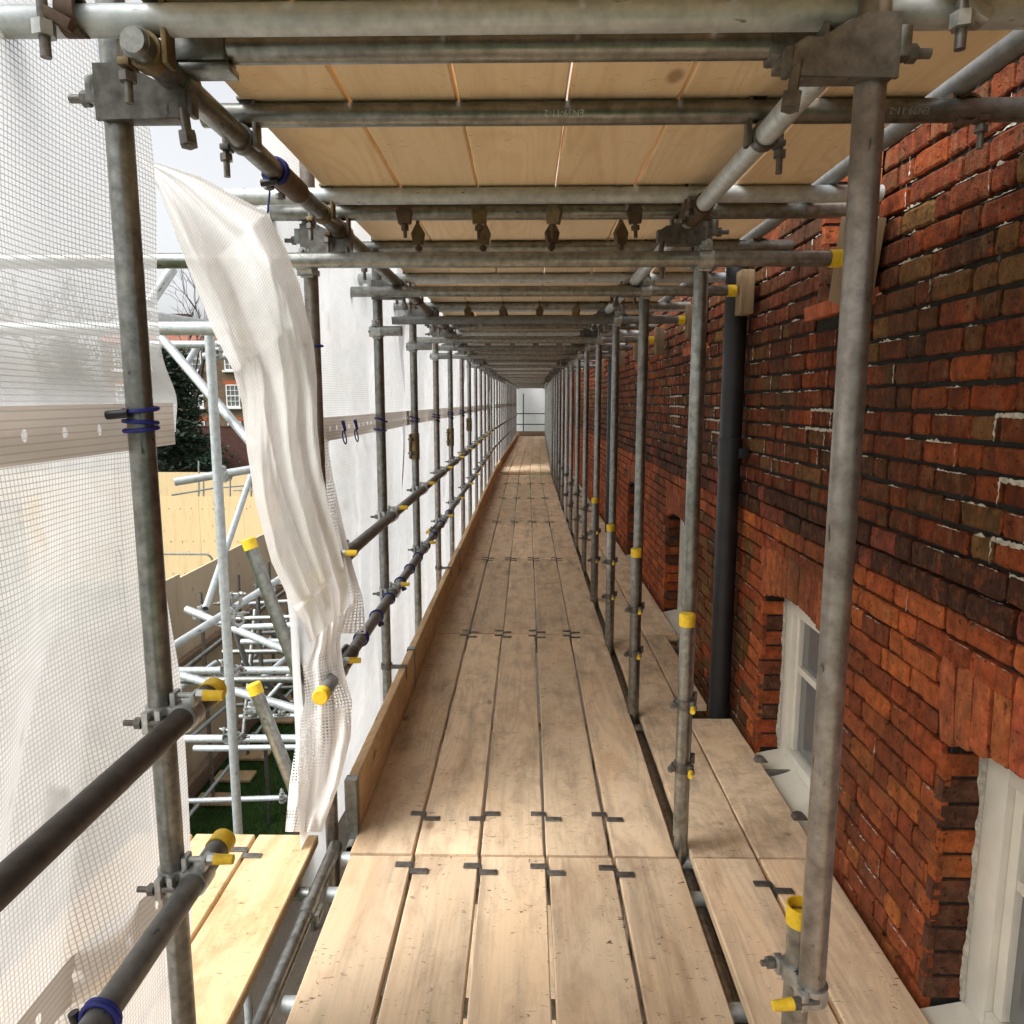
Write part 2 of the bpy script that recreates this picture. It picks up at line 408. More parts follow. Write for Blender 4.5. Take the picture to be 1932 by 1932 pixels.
    def build(s, name, mats, parent=None, loc=None, smooth=True, angle=40):
        return put(name, s.mesh(name, mats, smooth, angle), parent, loc)

def put(name, me, parent=None, loc=None):
    o = bpy.data.objects.new(name, me); COL.objects.link(o)
    if parent is not None: o.parent = parent
    if loc is not None: o.location = loc
    return o
def tag(o, label, cat, group=None):
    o['label'] = label; o['category'] = cat
    if group: o['group'] = group
    return o
def empty(name, loc, rz=0.0):
    o = bpy.data.objects.new(name, None); COL.objects.link(o)
    o.location = loc; o.rotation_euler = (0, 0, rz); o.empty_display_size = 0.05
    return o
def struct(o, kind='structure'):
    o['kind'] = kind; return o
def copy_tree(o, parent=None):
    c = o.copy(); COL.objects.link(c)
    if parent is not None: c.parent = parent
    for ch in [q for q in bpy.data.objects if q.parent is o]: copy_tree(ch, c)
    return c
_o = ['first', 'second', 'third', 'fourth', 'fifth', 'sixth', 'seventh', 'eighth', 'ninth', 'tenth', 'eleventh', 'twelfth', 'thirteenth',
      'fourteenth', 'fifteenth', 'sixteenth', 'seventeenth', 'eighteenth', 'nineteenth']
_t = ['twenty', 'thirty', 'forty', 'fifty', 'sixty']
ORD = _o + [q for t in _t for q in ([t[:-1] + 'ieth'] + [t + '-' + u for u in _o[:9]])]
def nth(i): return ORD[i]
def near(i): return 'nearest' if i == 0 else nth(i) + ' nearest'

# ------------------------------------------------------------------ scaffold tube
TR = 0.02415
_tm = {}
def tube_mesh(L, m, r=TR, seg=24, solid=False):
    k = (round(L, 3), m.name, round(r, 4), seg, solid)
    if k not in _tm:
        b = MB(); b.tube((0, 0, 0), (0, 0, L), r, seg, None if solid else r * 0.84)
        if solid: b.tube((0, 0, -0.008), (0, 0, -0.0005), r * .8, seg, None, r * .97)
        _tm[k] = b.mesh('tube', m)
    return _tm[k]
_cm = {}
def cap_mesh(r=TR, closed=True):
    k = (round(r, 4), closed)
    if k not in _cm:
        b = MB()
        if closed:
            b.tube((0, 0, -0.034), (0, 0, 0.004), r * 1.13, 24); b.tube((0, 0, 0.004), (0, 0, 0.008), r * 1.13, 24, None, r * 0.98)
        else:
            b.tube((0, 0, -0.018), (0, 0, 0.020), r * 1.14, 24, r * 1.02); b.tube((0, 0, -0.006), (0, 0, -0.003), r * 1.05, 24)
        _cm[k] = b.mesh('end_cap', M['yellow'])
    return _cm[k]
ZQ = Vector((0, 0, 1))
def tube(p0, p1, m, label, group=None, name='scaffold_tube', cat='scaffold tube', cap=0, capclosed=True, r=TR, seg=24, solid=False):
    p0 = Vector(p0); p1 = Vector(p1); d = p1 - p0
    o = put(name, tube_mesh(d.length, m, r, seg, solid))
    o.location = p0; o.rotation_mode = 'QUATERNION'; o.rotation_quaternion = ZQ.rotation_difference(d.normalized())
    tag(o, label, cat, group)
    if cap in (1, 3):
        put('end_cap', cap_mesh(r, capclosed), o, (0, 0, d.length))
    if cap in (2, 3):
        c = put('end_cap', cap_mesh(r, capclosed), o, (0, 0, 0)); c.rotation_euler = (PI, 0, 0)
    return o

# ------------------------------------------------------------------ couplers
_part = {}
def part_mesh(key, fn, m):
    k = (key, m.name)
    if k not in _part:
        b = MB(); fn(b); _part[k] = b.mesh(key, m)
    return _part[k]
def _rac_body(b):       # tube A = local z at origin, tube B = local y at (0.05,0,0)
    b.ring((0, 0, 0.016), (0, 0, 1), 0.0243, 0.0300, 0.016); b.ring((0, 0, -0.016), (0, 0, 1), 0.0243, 0.0300, 0.016)
    b.ring((0.05, 0, 0), (0, 1, 0), 0.0243, 0.0296, 0.046)
    b.box((0.0255, 0, 0), (0.012, 0.044, 0.05), None, 0.003)
    b.box((-0.012, -0.036, 0), (0.014, 0.022, 0.044), None, 0.003); b.box((0.012, -0.034, 0), (0.012, 0.018, 0.05), None, 0.003)
    b.box((0.030, 0, 0.036), (0.012, 0.030, 0.032), None, 0.004); b.box((0.070, 0, 0.036), (0.010, 0.034, 0.028), None, 0.003)
    b.tube((0.046, -0.02, -0.031), (0.046, 0.02, -0.031), 0.006, 8)
def _rac_bolt_a(b):
    b.tube((-0.055, -0.040, 0), (0.022, -0.040, 0), 0.0062, 10); b.nut((-0.026, -0.040, 0), (1, 0, 0), 0.0125, 0.012)
def _rac_bolt_b(b):
    b.tube((0.022, 0, 0.042), (0.106, 0, 0.042), 0.0062, 10); b.nut((0.082, 0, 0.042), (1, 0, 0), 0.0125, 0.013)
def _rac_cap(b):
    b.tube((0.088, 0, 0.042), (0.128, 0, 0.042), 0.0115, 12, None, 0.0100)
def right_angle(loc, label, group, mirror=False, yellow=True, m='iron_bright', parts=True, rz=0.0):
    o = empty('scaffold_coupler', loc, rz)
    if mirror: o.scale = (-1, 1, 1)
    tag(o, label, 'coupler', group)
    put('clamp_body', part_mesh('clamp_body', _rac_body, M[m]), o)
    put('clamp_bolt', part_mesh('clamp_bolt', _rac_bolt_a, M['iron']), o)
    put('clamp_bolt', part_mesh('clamp_bolt_rail', _rac_bolt_b, M['iron_bright']), o)
    if yellow: put('bolt_cover', part_mesh('bolt_cover', _rac_cap, M['yellow']), o)
    return o
def _par_body(b):       # two upright tubes, at the origin and at (0.051,0,0)
    for x in (0, 0.051):
        b.ring((x, 0, 0.0), (0, 0, 1), 0.0243, 0.0298, 0.034)
    b.box((0.0255, 0, 0), (0.016, 0.046, 0.034), None, 0.003)
    b.box((-0.020, -0.028, 0), (0.022, 0.016, 0.034), None, 0.003); b.box((0.071, -0.028, 0), (0.022, 0.016, 0.034), None, 0.003)
def _par_bolts(b):
    b.tube((0, 0.0, 0), (0, -0.062, 0), 0.006, 8); b.nut((0, -0.044, 0), (0, 1, 0), 0.0125, 0.012)
def _par_cap(b):
    b.tube((0.077, -0.050, 0), (0.077, -0.088, 0), 0.011, 12, None, 0.009)
def parallel(loc, label, group, rz=0.0, yellow=True, m='iron', front=False):
    o = empty('scaffold_coupler', loc, rz); tag(o, label, 'coupler', group)
    put('clamp_body', part_mesh('parallel_clamp_body', _par_body, M[m]), o)
    if front:
        for y_ in (-0.034, 0.034):
            q = put('clamp_bolt', part_mesh('parallel_clamp_bolt', _par_bolts, M['iron']), o, (0.012, y_, 0)); q.rotation_euler = (0, 0, -PI / 2)
        b = part_mesh('parallel_front_cover', lambda b: b.tube((0, -0.050, 0), (0, -0.080, 0), 0.0095, 12, None, 0.0085), M['yellow'])
        q = put('bolt_cover', b, o, (0.012, -0.034, 0)); q.rotation_euler = (0, 0, -PI / 2)
        return o
    for x in (-0.026, 0.077): put('clamp_bolt', part_mesh('parallel_clamp_bolt', _par_bolts, M['iron']), o, (x, 0, 0))
    if yellow: put('bolt_cover', part_mesh('parallel_bolt_cover', _par_cap, M['yellow']), o)
    return o
def _brk_plate(b):      # pressed plate carrying the ledger beside a standard (standard at origin, ledger at +x, above)
    pts = [(-0.022, -0.048), (0.125, -0.044), (0.140, -0.030), (0.138, 0.000), (0.120, 0.012), (0.098, 0.010), (0.088, 0.016), (0.060, 0.030), (0.03, 0.045), (-0.022, 0.045)]
    b.prism(pts, (0, -0.032, 0), (1, 0, 0), (0, 0, 1), (0, 1, 0), 0.008)
    b.box((0.052, -0.014, -0.043), (0.14, 0.034, 0.007), None, 0.003)
    b.box((0.143, -0.020, -0.02), (0.012, 0.030, 0.04), None, 0.004)
def _brk_clamp(b):
    for z in (-0.008, 0.026): b.ring((0, 0, z), (0, 0, 1), 0.0243, 0.0330, 0.016)
    b.box((-0.034, -0.012, 0.009), (0.020, 0.03, 0.046), None, 0.004)
def _brk_bolt2(b):
    b.tube((0.132, -0.030, -0.03), (0.142, -0.040, -0.095), 0.0085, 10); b.nut((0.140, -0.038, -0.082), (0.15, -0.15, -1), 0.0155, 0.024)
def _brk_bolt(b):
    b.tube((-0.080, -0.010, -0.004), (-0.02, -0.010, -0.004), 0.0075, 10); b.nut((-0.050, -0.010, -0.004), (1, 0, 0), 0.014, 0.014)
def bracket(loc, label, mirror=False, off=0.115):
    o = empty('ledger_bracket', loc)
    if mirror: o.scale = (-1, 1, 1)
    tag(o, label, 'bracket', 'ledger brackets under the boarded ceiling')
    put('bracket_plate', part_mesh('bracket_plate', _brk_plate, M['iron']), o)
    put('clamp_band', part_mesh('clamp_band', _brk_clamp, M['galv']), o)
    if off: put('saddle', part_mesh('saddle', lambda b: b.ring((0, 0, 0), (0, 1, 0), 0.0243, 0.0300, 0.05), M['galv']), o, (off, 0, 0.0242))
    put('clamp_bolt', part_mesh('bracket_bolt', _brk_bolt, M['iron']), o)
    put('clamp_bolt', part_mesh('bracket_hanging_bolt', _brk_bolt2, M['iron']), o)
    return o
def _put_body(b):       # ledger = local y at origin, transom = local x at z +0.048
    b.ring((0, 0, 0), (0, 1, 0), 0.0243, 0.0300, 0.030)
    b.box((0.036, 0, 0.028), (0.010, 0.034, 0.10), None, 0.003)
    b.box((-0.030, -0.004, -0.020), (0.020, 0.036, 0.012), None, 0.003)
    b.box((0.02, 0, 0.078), (0.04, 0.034, 0.008), None, 0.002)
def _put_bolt(b):
    b.tube((-0.033, -0.002, 0.01), (-0.033, -0.002, -0.078), 0.0070, 10); b.nut((-0.033, -0.002, -0.038), (0, 0, 1), 0.0140, 0.014)
def putlog(loc, label, mirror=False, m='iron_rust'):
    o = empty('putlog_coupler', loc)
    if mirror: o.scale = (-1, 1, 1)
    tag(o, label, 'coupler', 'couplers holding transoms on the ledgers')
    put('clamp_body', part_mesh('putlog_body', _put_body, M[m]), o)
    put('clamp_bolt', part_mesh('putlog_bolt', _put_bolt, M['iron']), o)
    return o
def _slv(b):
    b.ring((0, 0, 0), (0, 0, 1), 0.0243, 0.0300, 0.17)
    b.box((-0.033, 0, 0), (0.018, 0.020, 0.16), None, 0.003)
def _slvb(b):
    b.tube((-0.036, -0.030, 0), (-0.036, 0.026, 0), 0.006, 8); b.nut((-0.036, -0.022, 0), (0, 1, 0), 0.013, 0.012)
def _slvc(b):
    b.tube((-0.036, -0.028, 0), (-0.036, -0.066, 0), 0.0105, 12)
def sleeve_parts(o, m, caps=False):
    put('sleeve', part_mesh('sleeve', _slv, M[m]), o)
    for z in (-0.045, 0.045): put('clamp_bolt', part_mesh('sleeve_bolt', _slvb, M['iron']), o, (0, 0, z))
    if caps:
        for z in (-0.032, 0.032): put('bolt_cover', part_mesh('sleeve_cap', _slvc, M['yellow']), o, (0, 0, z))

# bungee ties: cord loops with a black toggle
def bungee_rings(name, center, axis, r, n, spread, label, group='blue bungee ties', toggle=None, tail=None):
    c = Vector(center); ax = Vector(axis).normalized()
    a = ax.orthogonal().normalized(); bb = ax.cross(a)
    b = MB()
    for k in range(n):
        off = ax * ((k - (n - 1) / 2) * spread)
        tilt = R.uniform(-0.008, 0.008)
        pts = [off + (a * math.cos(t) + bb * math.sin(t)) * r + ax * tilt * math.cos(t) for t in [2 * PI * i / 22 for i in range(22)]]
        b.path(pts, 0.0042, 8, True)
    if tail:
        b.path([Vector(q) - c for q in tail], 0.0028, 6)
    o = b.build(name, M['blue'], None, c); tag(o, label, 'bungee tie', group)
    if toggle is not None:
        tb = MB(); t0 = Vector(toggle[0]); t1 = Vector(toggle[1]); tb.tube(t0, t1, 0.0085, 10)
        tb.build('toggle', M['black'], o)
    return o

# ------------------------------------------------------------------ boards
def board_mesh(key, w, h, L, m, jit=0.0012, seg=26):
    b = MB(); rr = random.Random(key)
    e = 0.004
    prof = [(-w/2 + e, -h/2), (w/2 - e, -h/2), (w/2, -h/2 + e), (w/2, h/2 - e), (w/2 - e, h/2), (-w/2 + e, h/2), (-w/2, h/2 - e), (-w/2, -h/2 + e)]
    n = len(prof); wl = [0, 0]; vs = []; fs = []
    for i in range(seg + 1):
        y = -L / 2 + L * i / seg
        wl[0] = 0.7 * wl[0] + rr.uniform(-jit, jit); wl[1] = 0.7 * wl[1] + rr.uniform(-jit, jit)
        zz = 0.0015 * math.sin(y * 2.1 + rr.random())
        for (x, z) in prof: vs.append(Vector((x + (wl[0] if x < 0 else wl[1]), y, z + zz * 0.5)))
    for i in range(seg):
        for k in range(n):
            l = (k + 1) % n; fs.append((i * n + l, i * n + k, (i + 1) * n + k, (i + 1) * n + l))
    fs += [tuple(range(n)), tuple(reversed(range(seg * n, seg * n + n)))]
    b.add(vs, fs)
    return b.mesh('scaffold_board', m)
BW, BH = 0.2230, 0.038
BM = {k: [board_mesh(k * 10 + i, BW, BH, 2.4, M[mm]) for i in range(3)] for k, mm in ((1, 'deck'), (2, 'deck_bright'), (3, 'ceil'))}
def board(kind, x, y0, y1, ztop, label, group, name='scaffold_board', rz=0.0, w=BW):
    L = y1 - y0; yc = (y0 + y1) / 2
    o = put(name, R.choice(BM[kind]))
    o.location = (x + bend(yc), yc, ztop - BH / 2); o.scale = (w / BW, L / 2.4, 1)
    o.rotation_euler = (R.uniform(-.0005, .0005), R.uniform(-.004, .004), rz - math.atan(0.0165 if yc > 16.4 else 0))
    tag(o, label, 'scaffold board', group); return o

def _clip(b):
    b.box((-0.030, 0.018, 0.003), (0.058, 0.026, 0.005), None, 0.0015); b.box((0.030, -0.018, 0.003), (0.058, 0.026, 0.005), None, 0.0015)
    b.box((0, 0, -0.012), (0.005, 0.05, 0.032))
    b.tube((0, 0, -0.01), (0, 0, -0.075), 0.0050, 8)
CLIP = part_mesh('board_clip', _clip, M['iron'])
def _clipd(b):
    b.prism([(0, 0.058), (0.024, 0.016), (0.018, -0.022), (-0.018, -0.022), (-0.024, 0.016)], (0, 0, -0.072), (1, 0, 0), (0, 0, 1), (0, 1, 0), 0.022)
def _clipb(b):
    b.tube((0, 0, 0.0), (0, 0, -0.135), 0.0060, 8); b.nut((0, 0, -0.106), (0, 0, 1), 0.0130, 0.014)

# ================================================================== MAIN SCAFFOLD
XL, XR, XO = -0.735, 0.562, 0.620     # left row, right row, left ledger |x|
ZC = 2.225                            # underside of the boarded ceiling
ZT, ZL = ZC - TR, ZC - TR - 0.0483
LY = [1.418, 2.60, 3.75, 4.90, 6.10, 7.25, 8.55, 9.65, 10.9, 12.1, 13.3, 14.5, 15.7]
while LY[-1] < 32.6: LY.append(LY[-1] + 1.17)
RY = [1.27, 2.50, 3.68, 4.80, 5.92, 7.08, 8.20, 9.32, 10.42, 11.52, 12.64, 13.76, 14.9, 16.05]
while RY[-1] < 32.6: RY.append(RY[-1] + 1.17)
END = 34.0

# --- standards
L_MAT = [M['galv'], M['galv_brown'], M['galv'], M['galv'], M['galv_brown']]
for i, y in enumerate(LY):
    x = (XL if i == 0 else XL + 0.005) + bend(y)
    tube((x, y, -3.4 if y < 9 else -0.6), (x, y, 3.0), L_MAT[i % 5],
         'upright scaffold standard beside the white sheeting, %s to the camera in the left row' % near(i),
         'left row of standards', 'scaffold_standard', 'scaffold standard')
for i, y in enumerate(RY):
    x = (0.540 if i == 0 else XR) + bend(y)
    z0 = 0.470 if i == 0 else (-3.4 if y < 7 else -0.6)
    m = M['galv_brown'] if i == 0 else (M['galv_light'] if i in (8,) else M['galv'])
    tube((x, y, z0), (x, y, 3.0), m,
         ('stout brownish upright tube at right foreground, ending in a clamp above the boards' if i == 0 else
          'upright scaffold standard beside the brick wall, %s to the camera in the right row' % near(i)),
         'right row of standards', 'scaffold_standard', 'scaffold standard')
tube((0.5325, 1.3205, -0.6), (0.5325, 1.3205, 0.612), M['galv'], 'grey tube stub with an open yellow cap beside the right foreground upright', 'short capped tubes of the right row', cap=1, capclosed=False)
parallel((0.5325, 1.3205, 0.492), 'shiny clamp with yellow bolt cover at the foot of the right foreground upright', 'parallel couplers of the right row', rz=math.atan2(-0.0505, 0.0075), m='iron_bright')
for i, (z0, z1) in {1: (0.075, 0.875), 2: (0.02, 0.865), 3: (0.0, 0.80), 4: (0.0, 0.83)}.items():
    x, y = XR - 0.016, RY[i] - 0.050
    tube((x, y, z0), (x, y, z1), M['galv'], 'short upright tube with yellow end cap clamped before the %s right standard' % nth(i), 'short capped tubes of the right row', cap=1)
    for k, z in enumerate((0.565, 0.335)):
        parallel((x, y, z), '%s clamp with yellow bolt cover on the yellow capped tube of the %s right standard' % (('upper', 'lower')[k], nth(i)), 'parallel couplers of the right row', rz=rad(72), m='iron', front=True)
for i in range(5, 11):
    for k, z in enumerate((0.58, 0.30)):
        right_angle((XR + bend(RY[i]), RY[i], z), '%s dark clamp low on the %s right standard' % (('upper', 'lower')[k], nth(i)), 'small clamps low on the right row', yellow=False, m='iron')
tube((XR + 0.05, 6.6, 0.58), (XR + 0.05, 14.5, 0.58), M['galv'], 'long inner rail low behind the right row of standards') if False else None

# --- ledgers
for side, x in (('left', -XO), ('right', 0.508)):
    segs = [(1.262, 6.2), (6.2, 12.3), (12.3, 16.4), (16.4, 24.0), (24.0, 33.6)]
    for k, (a, b) in enumerate(segs):
        tube((x + bend(a), a, ZL), (x + bend(b), b, ZL), M['galv'] if k else M['galv'] if side == 'left' else M['galv_light'],
             '%s ceiling ledger running along the walkway, %s length from the camera' % (side, nth(k)), 'ceiling ledgers', 'scaffold_ledger', 'ledger', solid=(k == 0))
    if side == 'left':
        pass
for i, y in enumerate(LY):
    if y > 20: break
    bracket((XL + (0 if i == 0 else 0.005) + bend(y), y, 2.128), 'pressed steel bracket clamped to the %s left standard under the ledger' % nth(i))
for i, y in enumerate(RY):
    if y > 20: break
    bracket(((0.545 if i == 0 else XR) + bend(y), y, 2.128), 'pressed steel bracket clamped to the %s right standard under the ledger' % nth(i), True, 0 if i == 0 else 0.054)
# sleeve joints on the near ledgers
for (x, y, w) in ((-XO, 2.03, 'left'), (0.508, 2.33, 'right')):
    o = empty('sleeve_coupler', (x, y, ZL)); o.rotation_euler = (PI / 2, 0, 0)
    tag(o, 'rusty sleeve joining the tubes of the %s ceiling ledger' % w, 'coupler', 'ledger sleeves')
    sleeve_parts(o, 'iron_rust')

# --- transoms under the ceiling boards
TY = [1.30, 1.402, 1.705, 2.345, 2.545, 3.10, 3.86, 4.30, 4.95, 5.06, 5.7, 6.3, 6.9, 7.42, 7.55]
while TY[-1] < 33.2: TY.append(TY[-1] + (0.62 if len(TY) % 4 else 0.75))
for i, y in enumerate(TY):
    bx = bend(y)
    x0, x1 = (-1.75, 1.085) if i == 0 else (-0.60, 0.60) if i == 1 else (-0.70, 1.085) if i == 2 else (-0.92, 1.05)
    tube((x0 + bx, y, ZT), (x1 + bx, y, ZT), M['galv'] if i % 3 else M['galv_light'],
         'cross tube under the ceiling boards, %s to the camera' % near(i), 'cross tubes under the ceiling', 'scaffold_transom', 'transom')
    if y < 12 and i != 1:
        mm = ('brass', 'iron_rust', 'iron')[i % 3]
        putlog((-XO + bx, y, ZL), 'coupler holding the %s cross tube on the left ledger' % nth(i), False, mm)
        putlog((0.508 + bx, y, ZL), 'coupler holding the %s cross tube on the right ledger' % nth(i), True, 'iron_rust' if i % 2 else 'iron')
# square ends of the second cross tube sleeve
for x, w in ((-0.575, 'left'), (0.47, 'right')):
    b = MB(); b.box((0, 0, 0), (0.11, 0.058, 0.058), None, 0.008); b.box((0.01, 0, -0.036), (0.10, 0.05, 0.014), None, 0.004)
    o = b.build('transom_clamp', M['galv'], None, (x, 1.402, ZT)); tag(o, 'square steel clamp gripping the %s end of the second cross tube' % w, 'coupler', 'square transom clamps')
# hanging bolts on the nearest transom
for x, w in ((-0.757, 'left'), (0.665, 'right')):
    o = empty('board_clamp', (x, 1.285, ZT)); tag(o, 'threaded bolt clamp hanging from the nearest cross tube at picture %s' % w, 'coupler', 'bolt clamps on the nearest cross tube')
    b = MB(); b.ring((0.03, 0, 0), (1, 0, 0), 0.0243, 0.031, 0.03); b.box((0.02, -0.03, -0.016), (0.055, 0.02, 0.018), Matrix.Rotation(0.5, 3, 'Y'), 0.005)
    b.build('clamp_body', M['iron_bright'] if w == 'right' else M['iron_rust'], o)
    b = MB(); b.tube((0, -0.033, 0.06), (0, -0.033, -0.075), 0.0085, 12); b.build('clamp_bolt', M['iron'], o)
    b = MB(); b.nut((0, -0.033, -0.034), (0, 0, 1), 0.0175, 0.022); b.build('nut', M['iron_bright'], o)
# lower cross tubes clamped to the standards, reaching the wall
GT = [(2.50, 2.035, -1.75, 0.985), (3.63, 2.105, -0.86, 0.975), (4.76, 2.09, -0.90, 0.97), (5.86, 2.06, -0.90, 0.97), (7.02, 2.08, -0.90, 0.97), (8.15, 2.07, -0.9, 0.97), (10.37, 2.07, -0.9, 0.97)]
for i, (y, z, x0, x1) in enumerate(GT):
    y2 = y - 0.0
    yy = y + (0.0 if i else 0.05)
    yy = RY[i + 1] - 0.0485 if i < 6 else y
    tube((x0, yy, z), (x1, yy, z), M['galv'] if i != 2 else M['steel_grey'], ('lower cross tube with yellow cap against the wall, %s to the camera' if i < 4 else 'lower cross tube reaching the wall, %s to the camera') % near(i),
         'lower cross tubes tied to the brick wall', 'scaffold_transom', 'transom', cap=1 if i < 4 else 0)
    right_angle((XR, RY[min(i + 1, len(RY) - 1)], z), 'coupler fixing the %s lower cross tube to a right standard' % nth(i), 'couplers of the lower cross tubes', False, False, 'iron_bright', rz=-PI / 2)
    b = MB(); b.box((0, 0, 0), (0.075, 0.16, 0.26) if i == 0 else (0.06, 0.10, 0.20), None, 0.004)
    o = b.build('packing_block', M['block'], None, (x1 + 0.0485, yy, z - 0.01))
    o.rotation_euler = (0.25 if i == 0 else 0.0, 0, 0)
    tag(o, 'timber packing block between the wall and the %s lower cross tube' % nth(i), 'timber block', 'timber packing at the wall')
for i in (0,):
    right_angle((XL + .005, LY[1], 2.035), 'bright coupler fixing the lower cross tube to the second left standard', 'couplers of the lower cross tubes', False, False, 'iron_bright', rz=-PI / 2)
# tube along the ceiling edge by the wall
for k, (a, b_) in enumerate([(0.3, 5.6), (5.6, 11.2), (11.2, 16.4)]):
    tube((0.905, a, ZC + TR), (0.905, b_, ZC + TR), M['steel_grey'] if k == 0 else M['galv'], 'dark tube lying along the wall edge of the ceiling boards, %s length' % nth(k), 'tubes along the ceiling edge', 'scaffold_ledger', 'ledger')
    for y in [q for q in TY if a < q < b_ and q < 6 and q > 1.5]:
        if TY.index(y) in (2, 5, 7):
            putlog((0.93, y, ZT - 0.0), 'dark coupler under the wall edge tube at the %s cross tube' % nth(TY.index(y)), True, 'iron_rust')

# --- ceiling boards
CJ = [-0.2, 2.44, 4.99, 7.46, 9.9, 12.3, 14.7, 16.4] + [16.4 + 2.43 * k for k in range(1, 8)]
CX = [-0.498, -0.263, -0.030, 0.205, 0.440]
CJ[-1] = 31.8
for j in range(len(CJ) - 1):
    for i, x in enumerate(CX + [0.730]):
        if i == 5 and j > 3: continue
        nm = ('ceiling board %s from the left in the %s bay from the camera' % (nth(i), nth(j))) if i < 5 else 'ceiling board next to the wall in the %s bay from the camera' % nth(j)
        board(3, x + R.uniform(-.003, .003), CJ[j] + 0.004, CJ[j + 1] - 0.004, ZC + BH + 0.001, 'pale new pine ' + nm, 'pale ceiling boards', 'overhead_board', w=0.2302)
for r_, yj in enumerate([2.40, 2.70, 4.92, 5.12, 7.40, 7.60]):
    for i in range(4):
        x = (CX[i] + CX[i + 1]) / 2 + R.uniform(-.004, .004)
        o = empty('ceiling_clip', (x, yj, ZC)); o.rotation_euler = (R.uniform(-.1, .1), R.uniform(-.1, .1), R.uniform(-.5, .5))
        tag(o, 'board clip hanging from the ceiling joint, %s from left in the %s row of clips' % (nth(i), nth(r_)), 'board clip', 'board clips hanging from the ceiling')
        put('clip_plate', part_mesh('ceiling_clip_plate', _clipd, M['brass'] if (i + r_) % 3 else M['iron_rust']), o)
        put('clip_bolt', part_mesh('ceiling_clip_bolt', _clipb, M['iron_rust']), o)

# --- deck boards
DJ = [-1.3, 2.435, 4.985, 7.46, 9.85, 12.33, 14.55, 16.4] + [16.4 + 2.43 * k for k in range(1, 8)]
DJ[-1] = 33.75
DX0, DP = -0.5065, 0.2345
for j in range(len(DJ) - 1):
    off = 0.0 if j == 0 else -0.008 if j == 1 else 0.0
    zt = 0.0 if DJ[j] < 16.3 else 0.05
    for i in range(5):
        x = DX0 + DP * i + off + R.uniform(-.0025, .0025)
        ya = DJ[j] + 0.006 + R.uniform(-.002, .003); yb = DJ[j + 1] - 0.008
        board(1, x, ya, yb, zt + (0.0 if j else R.uniform(-0.002, 0.001)), 'worn walkway board, %s from the left in the %s bay from the camera' % (nth(i), nth(j)), 'walkway boards', rz=R.uniform(-.0012, .0012))
    # inner boards by the wall
    if j == 0:
        board(1, 0.702, DJ[0], 2.43, 0.0, 'pale inner board between the right standards and the wall, first bay, walkway side', 'inner boards by the wall')
        board(1, 0.938, DJ[0], 2.43, 0.0, 'pale inner board with bold grain against the wall, first bay', 'inner boards by the wall')
    elif j == 1:
        board(1, 0.702, 2.44, 3.62, 0.002, 'inner board beside the window, second bay, walkway side', 'inner boards by the wall')
        board(1, 0.934, 2.44, 3.60, 0.003, 'inner board under the white window, second bay, wall side', 'inner boards by the wall')
        board(1, 0.702, 3.63, 4.98, -0.004, 'inner board beyond the black pipe, second bay, walkway side', 'inner boards by the wall')
        board(1, 0.895, 3.80, 4.98, -0.004, 'narrow inner board beyond the black pipe, second bay, wall side', 'inner boards by the wall', w=0.14)
    elif DJ[j] < 15:
        board(1, 0.702, DJ[j] + .005, DJ[j + 1] - .005, -0.003, 'inner board by the wall, %s bay from the camera, walkway side' % nth(j), 'inner boards by the wall')
        board(1, 0.936, DJ[j] + .005, DJ[j + 1] - .005, -0.003, 'inner board by the wall, %s bay from the camera, wall side' % nth(j), 'inner boards by the wall')
crow = [2.352, 2.684] + sum([[q - 0.06, q + 0.05] for q in DJ[2:7]], [])
for r_, y in enumerate(crow):
    for i in range(4):
        o = put('board_clip', CLIP); x = DX0 + DP * (i + 0.5)
        o.location = (x + R.uniform(-.003, .003), y + R.uniform(-.006, .006), 0.0)
        if (i == 1 and r_ == 1): o.scale = (-1, 1, 1)
        tag(o, 'dark steel clip bridging two walkway boards, %s from left in the %s row' % (nth(i), nth(r_)), 'board clip', 'board clips on the walkway')
for (x, y, w) in ((0.82, 2.27, 'between the two inner boards near the right foreground upright'),):
    o = put('board_clip', CLIP); o.location = (x, y, 0.002); tag(o, 'dark steel clip ' + w, 'board clip', 'board clips on the walkway')
# two rusty chairs (hook plates) at the inner board edge
for k, (u, v) in enumerate(((1432, 1437), (1505, 1545))):
    p = on(u, v, 2, 0.0)
    b = MB(); b.prism([(-.022, 0), (-.016, .014), (0, .021), (.02, .017), (.034, .004), (.034, 0)], (0, 0, 0), (1, 0, 0), (0, 0, 1), (0, 1, 0), 0.035)
    o = b.build('board_hook', M['iron'], None, (p.x, p.y, 0.003)); tag(o, 'dark iron hook on the inner board edge by the window, %s one' % ('farther', 'nearer')[k], 'board hook', 'iron hooks at the inner boards')
tube((1.0, 3.13, -0.05), (1.30, 3.13, -0.05), M['galv'], 'short tube end poking from under the inner boards at the white window')

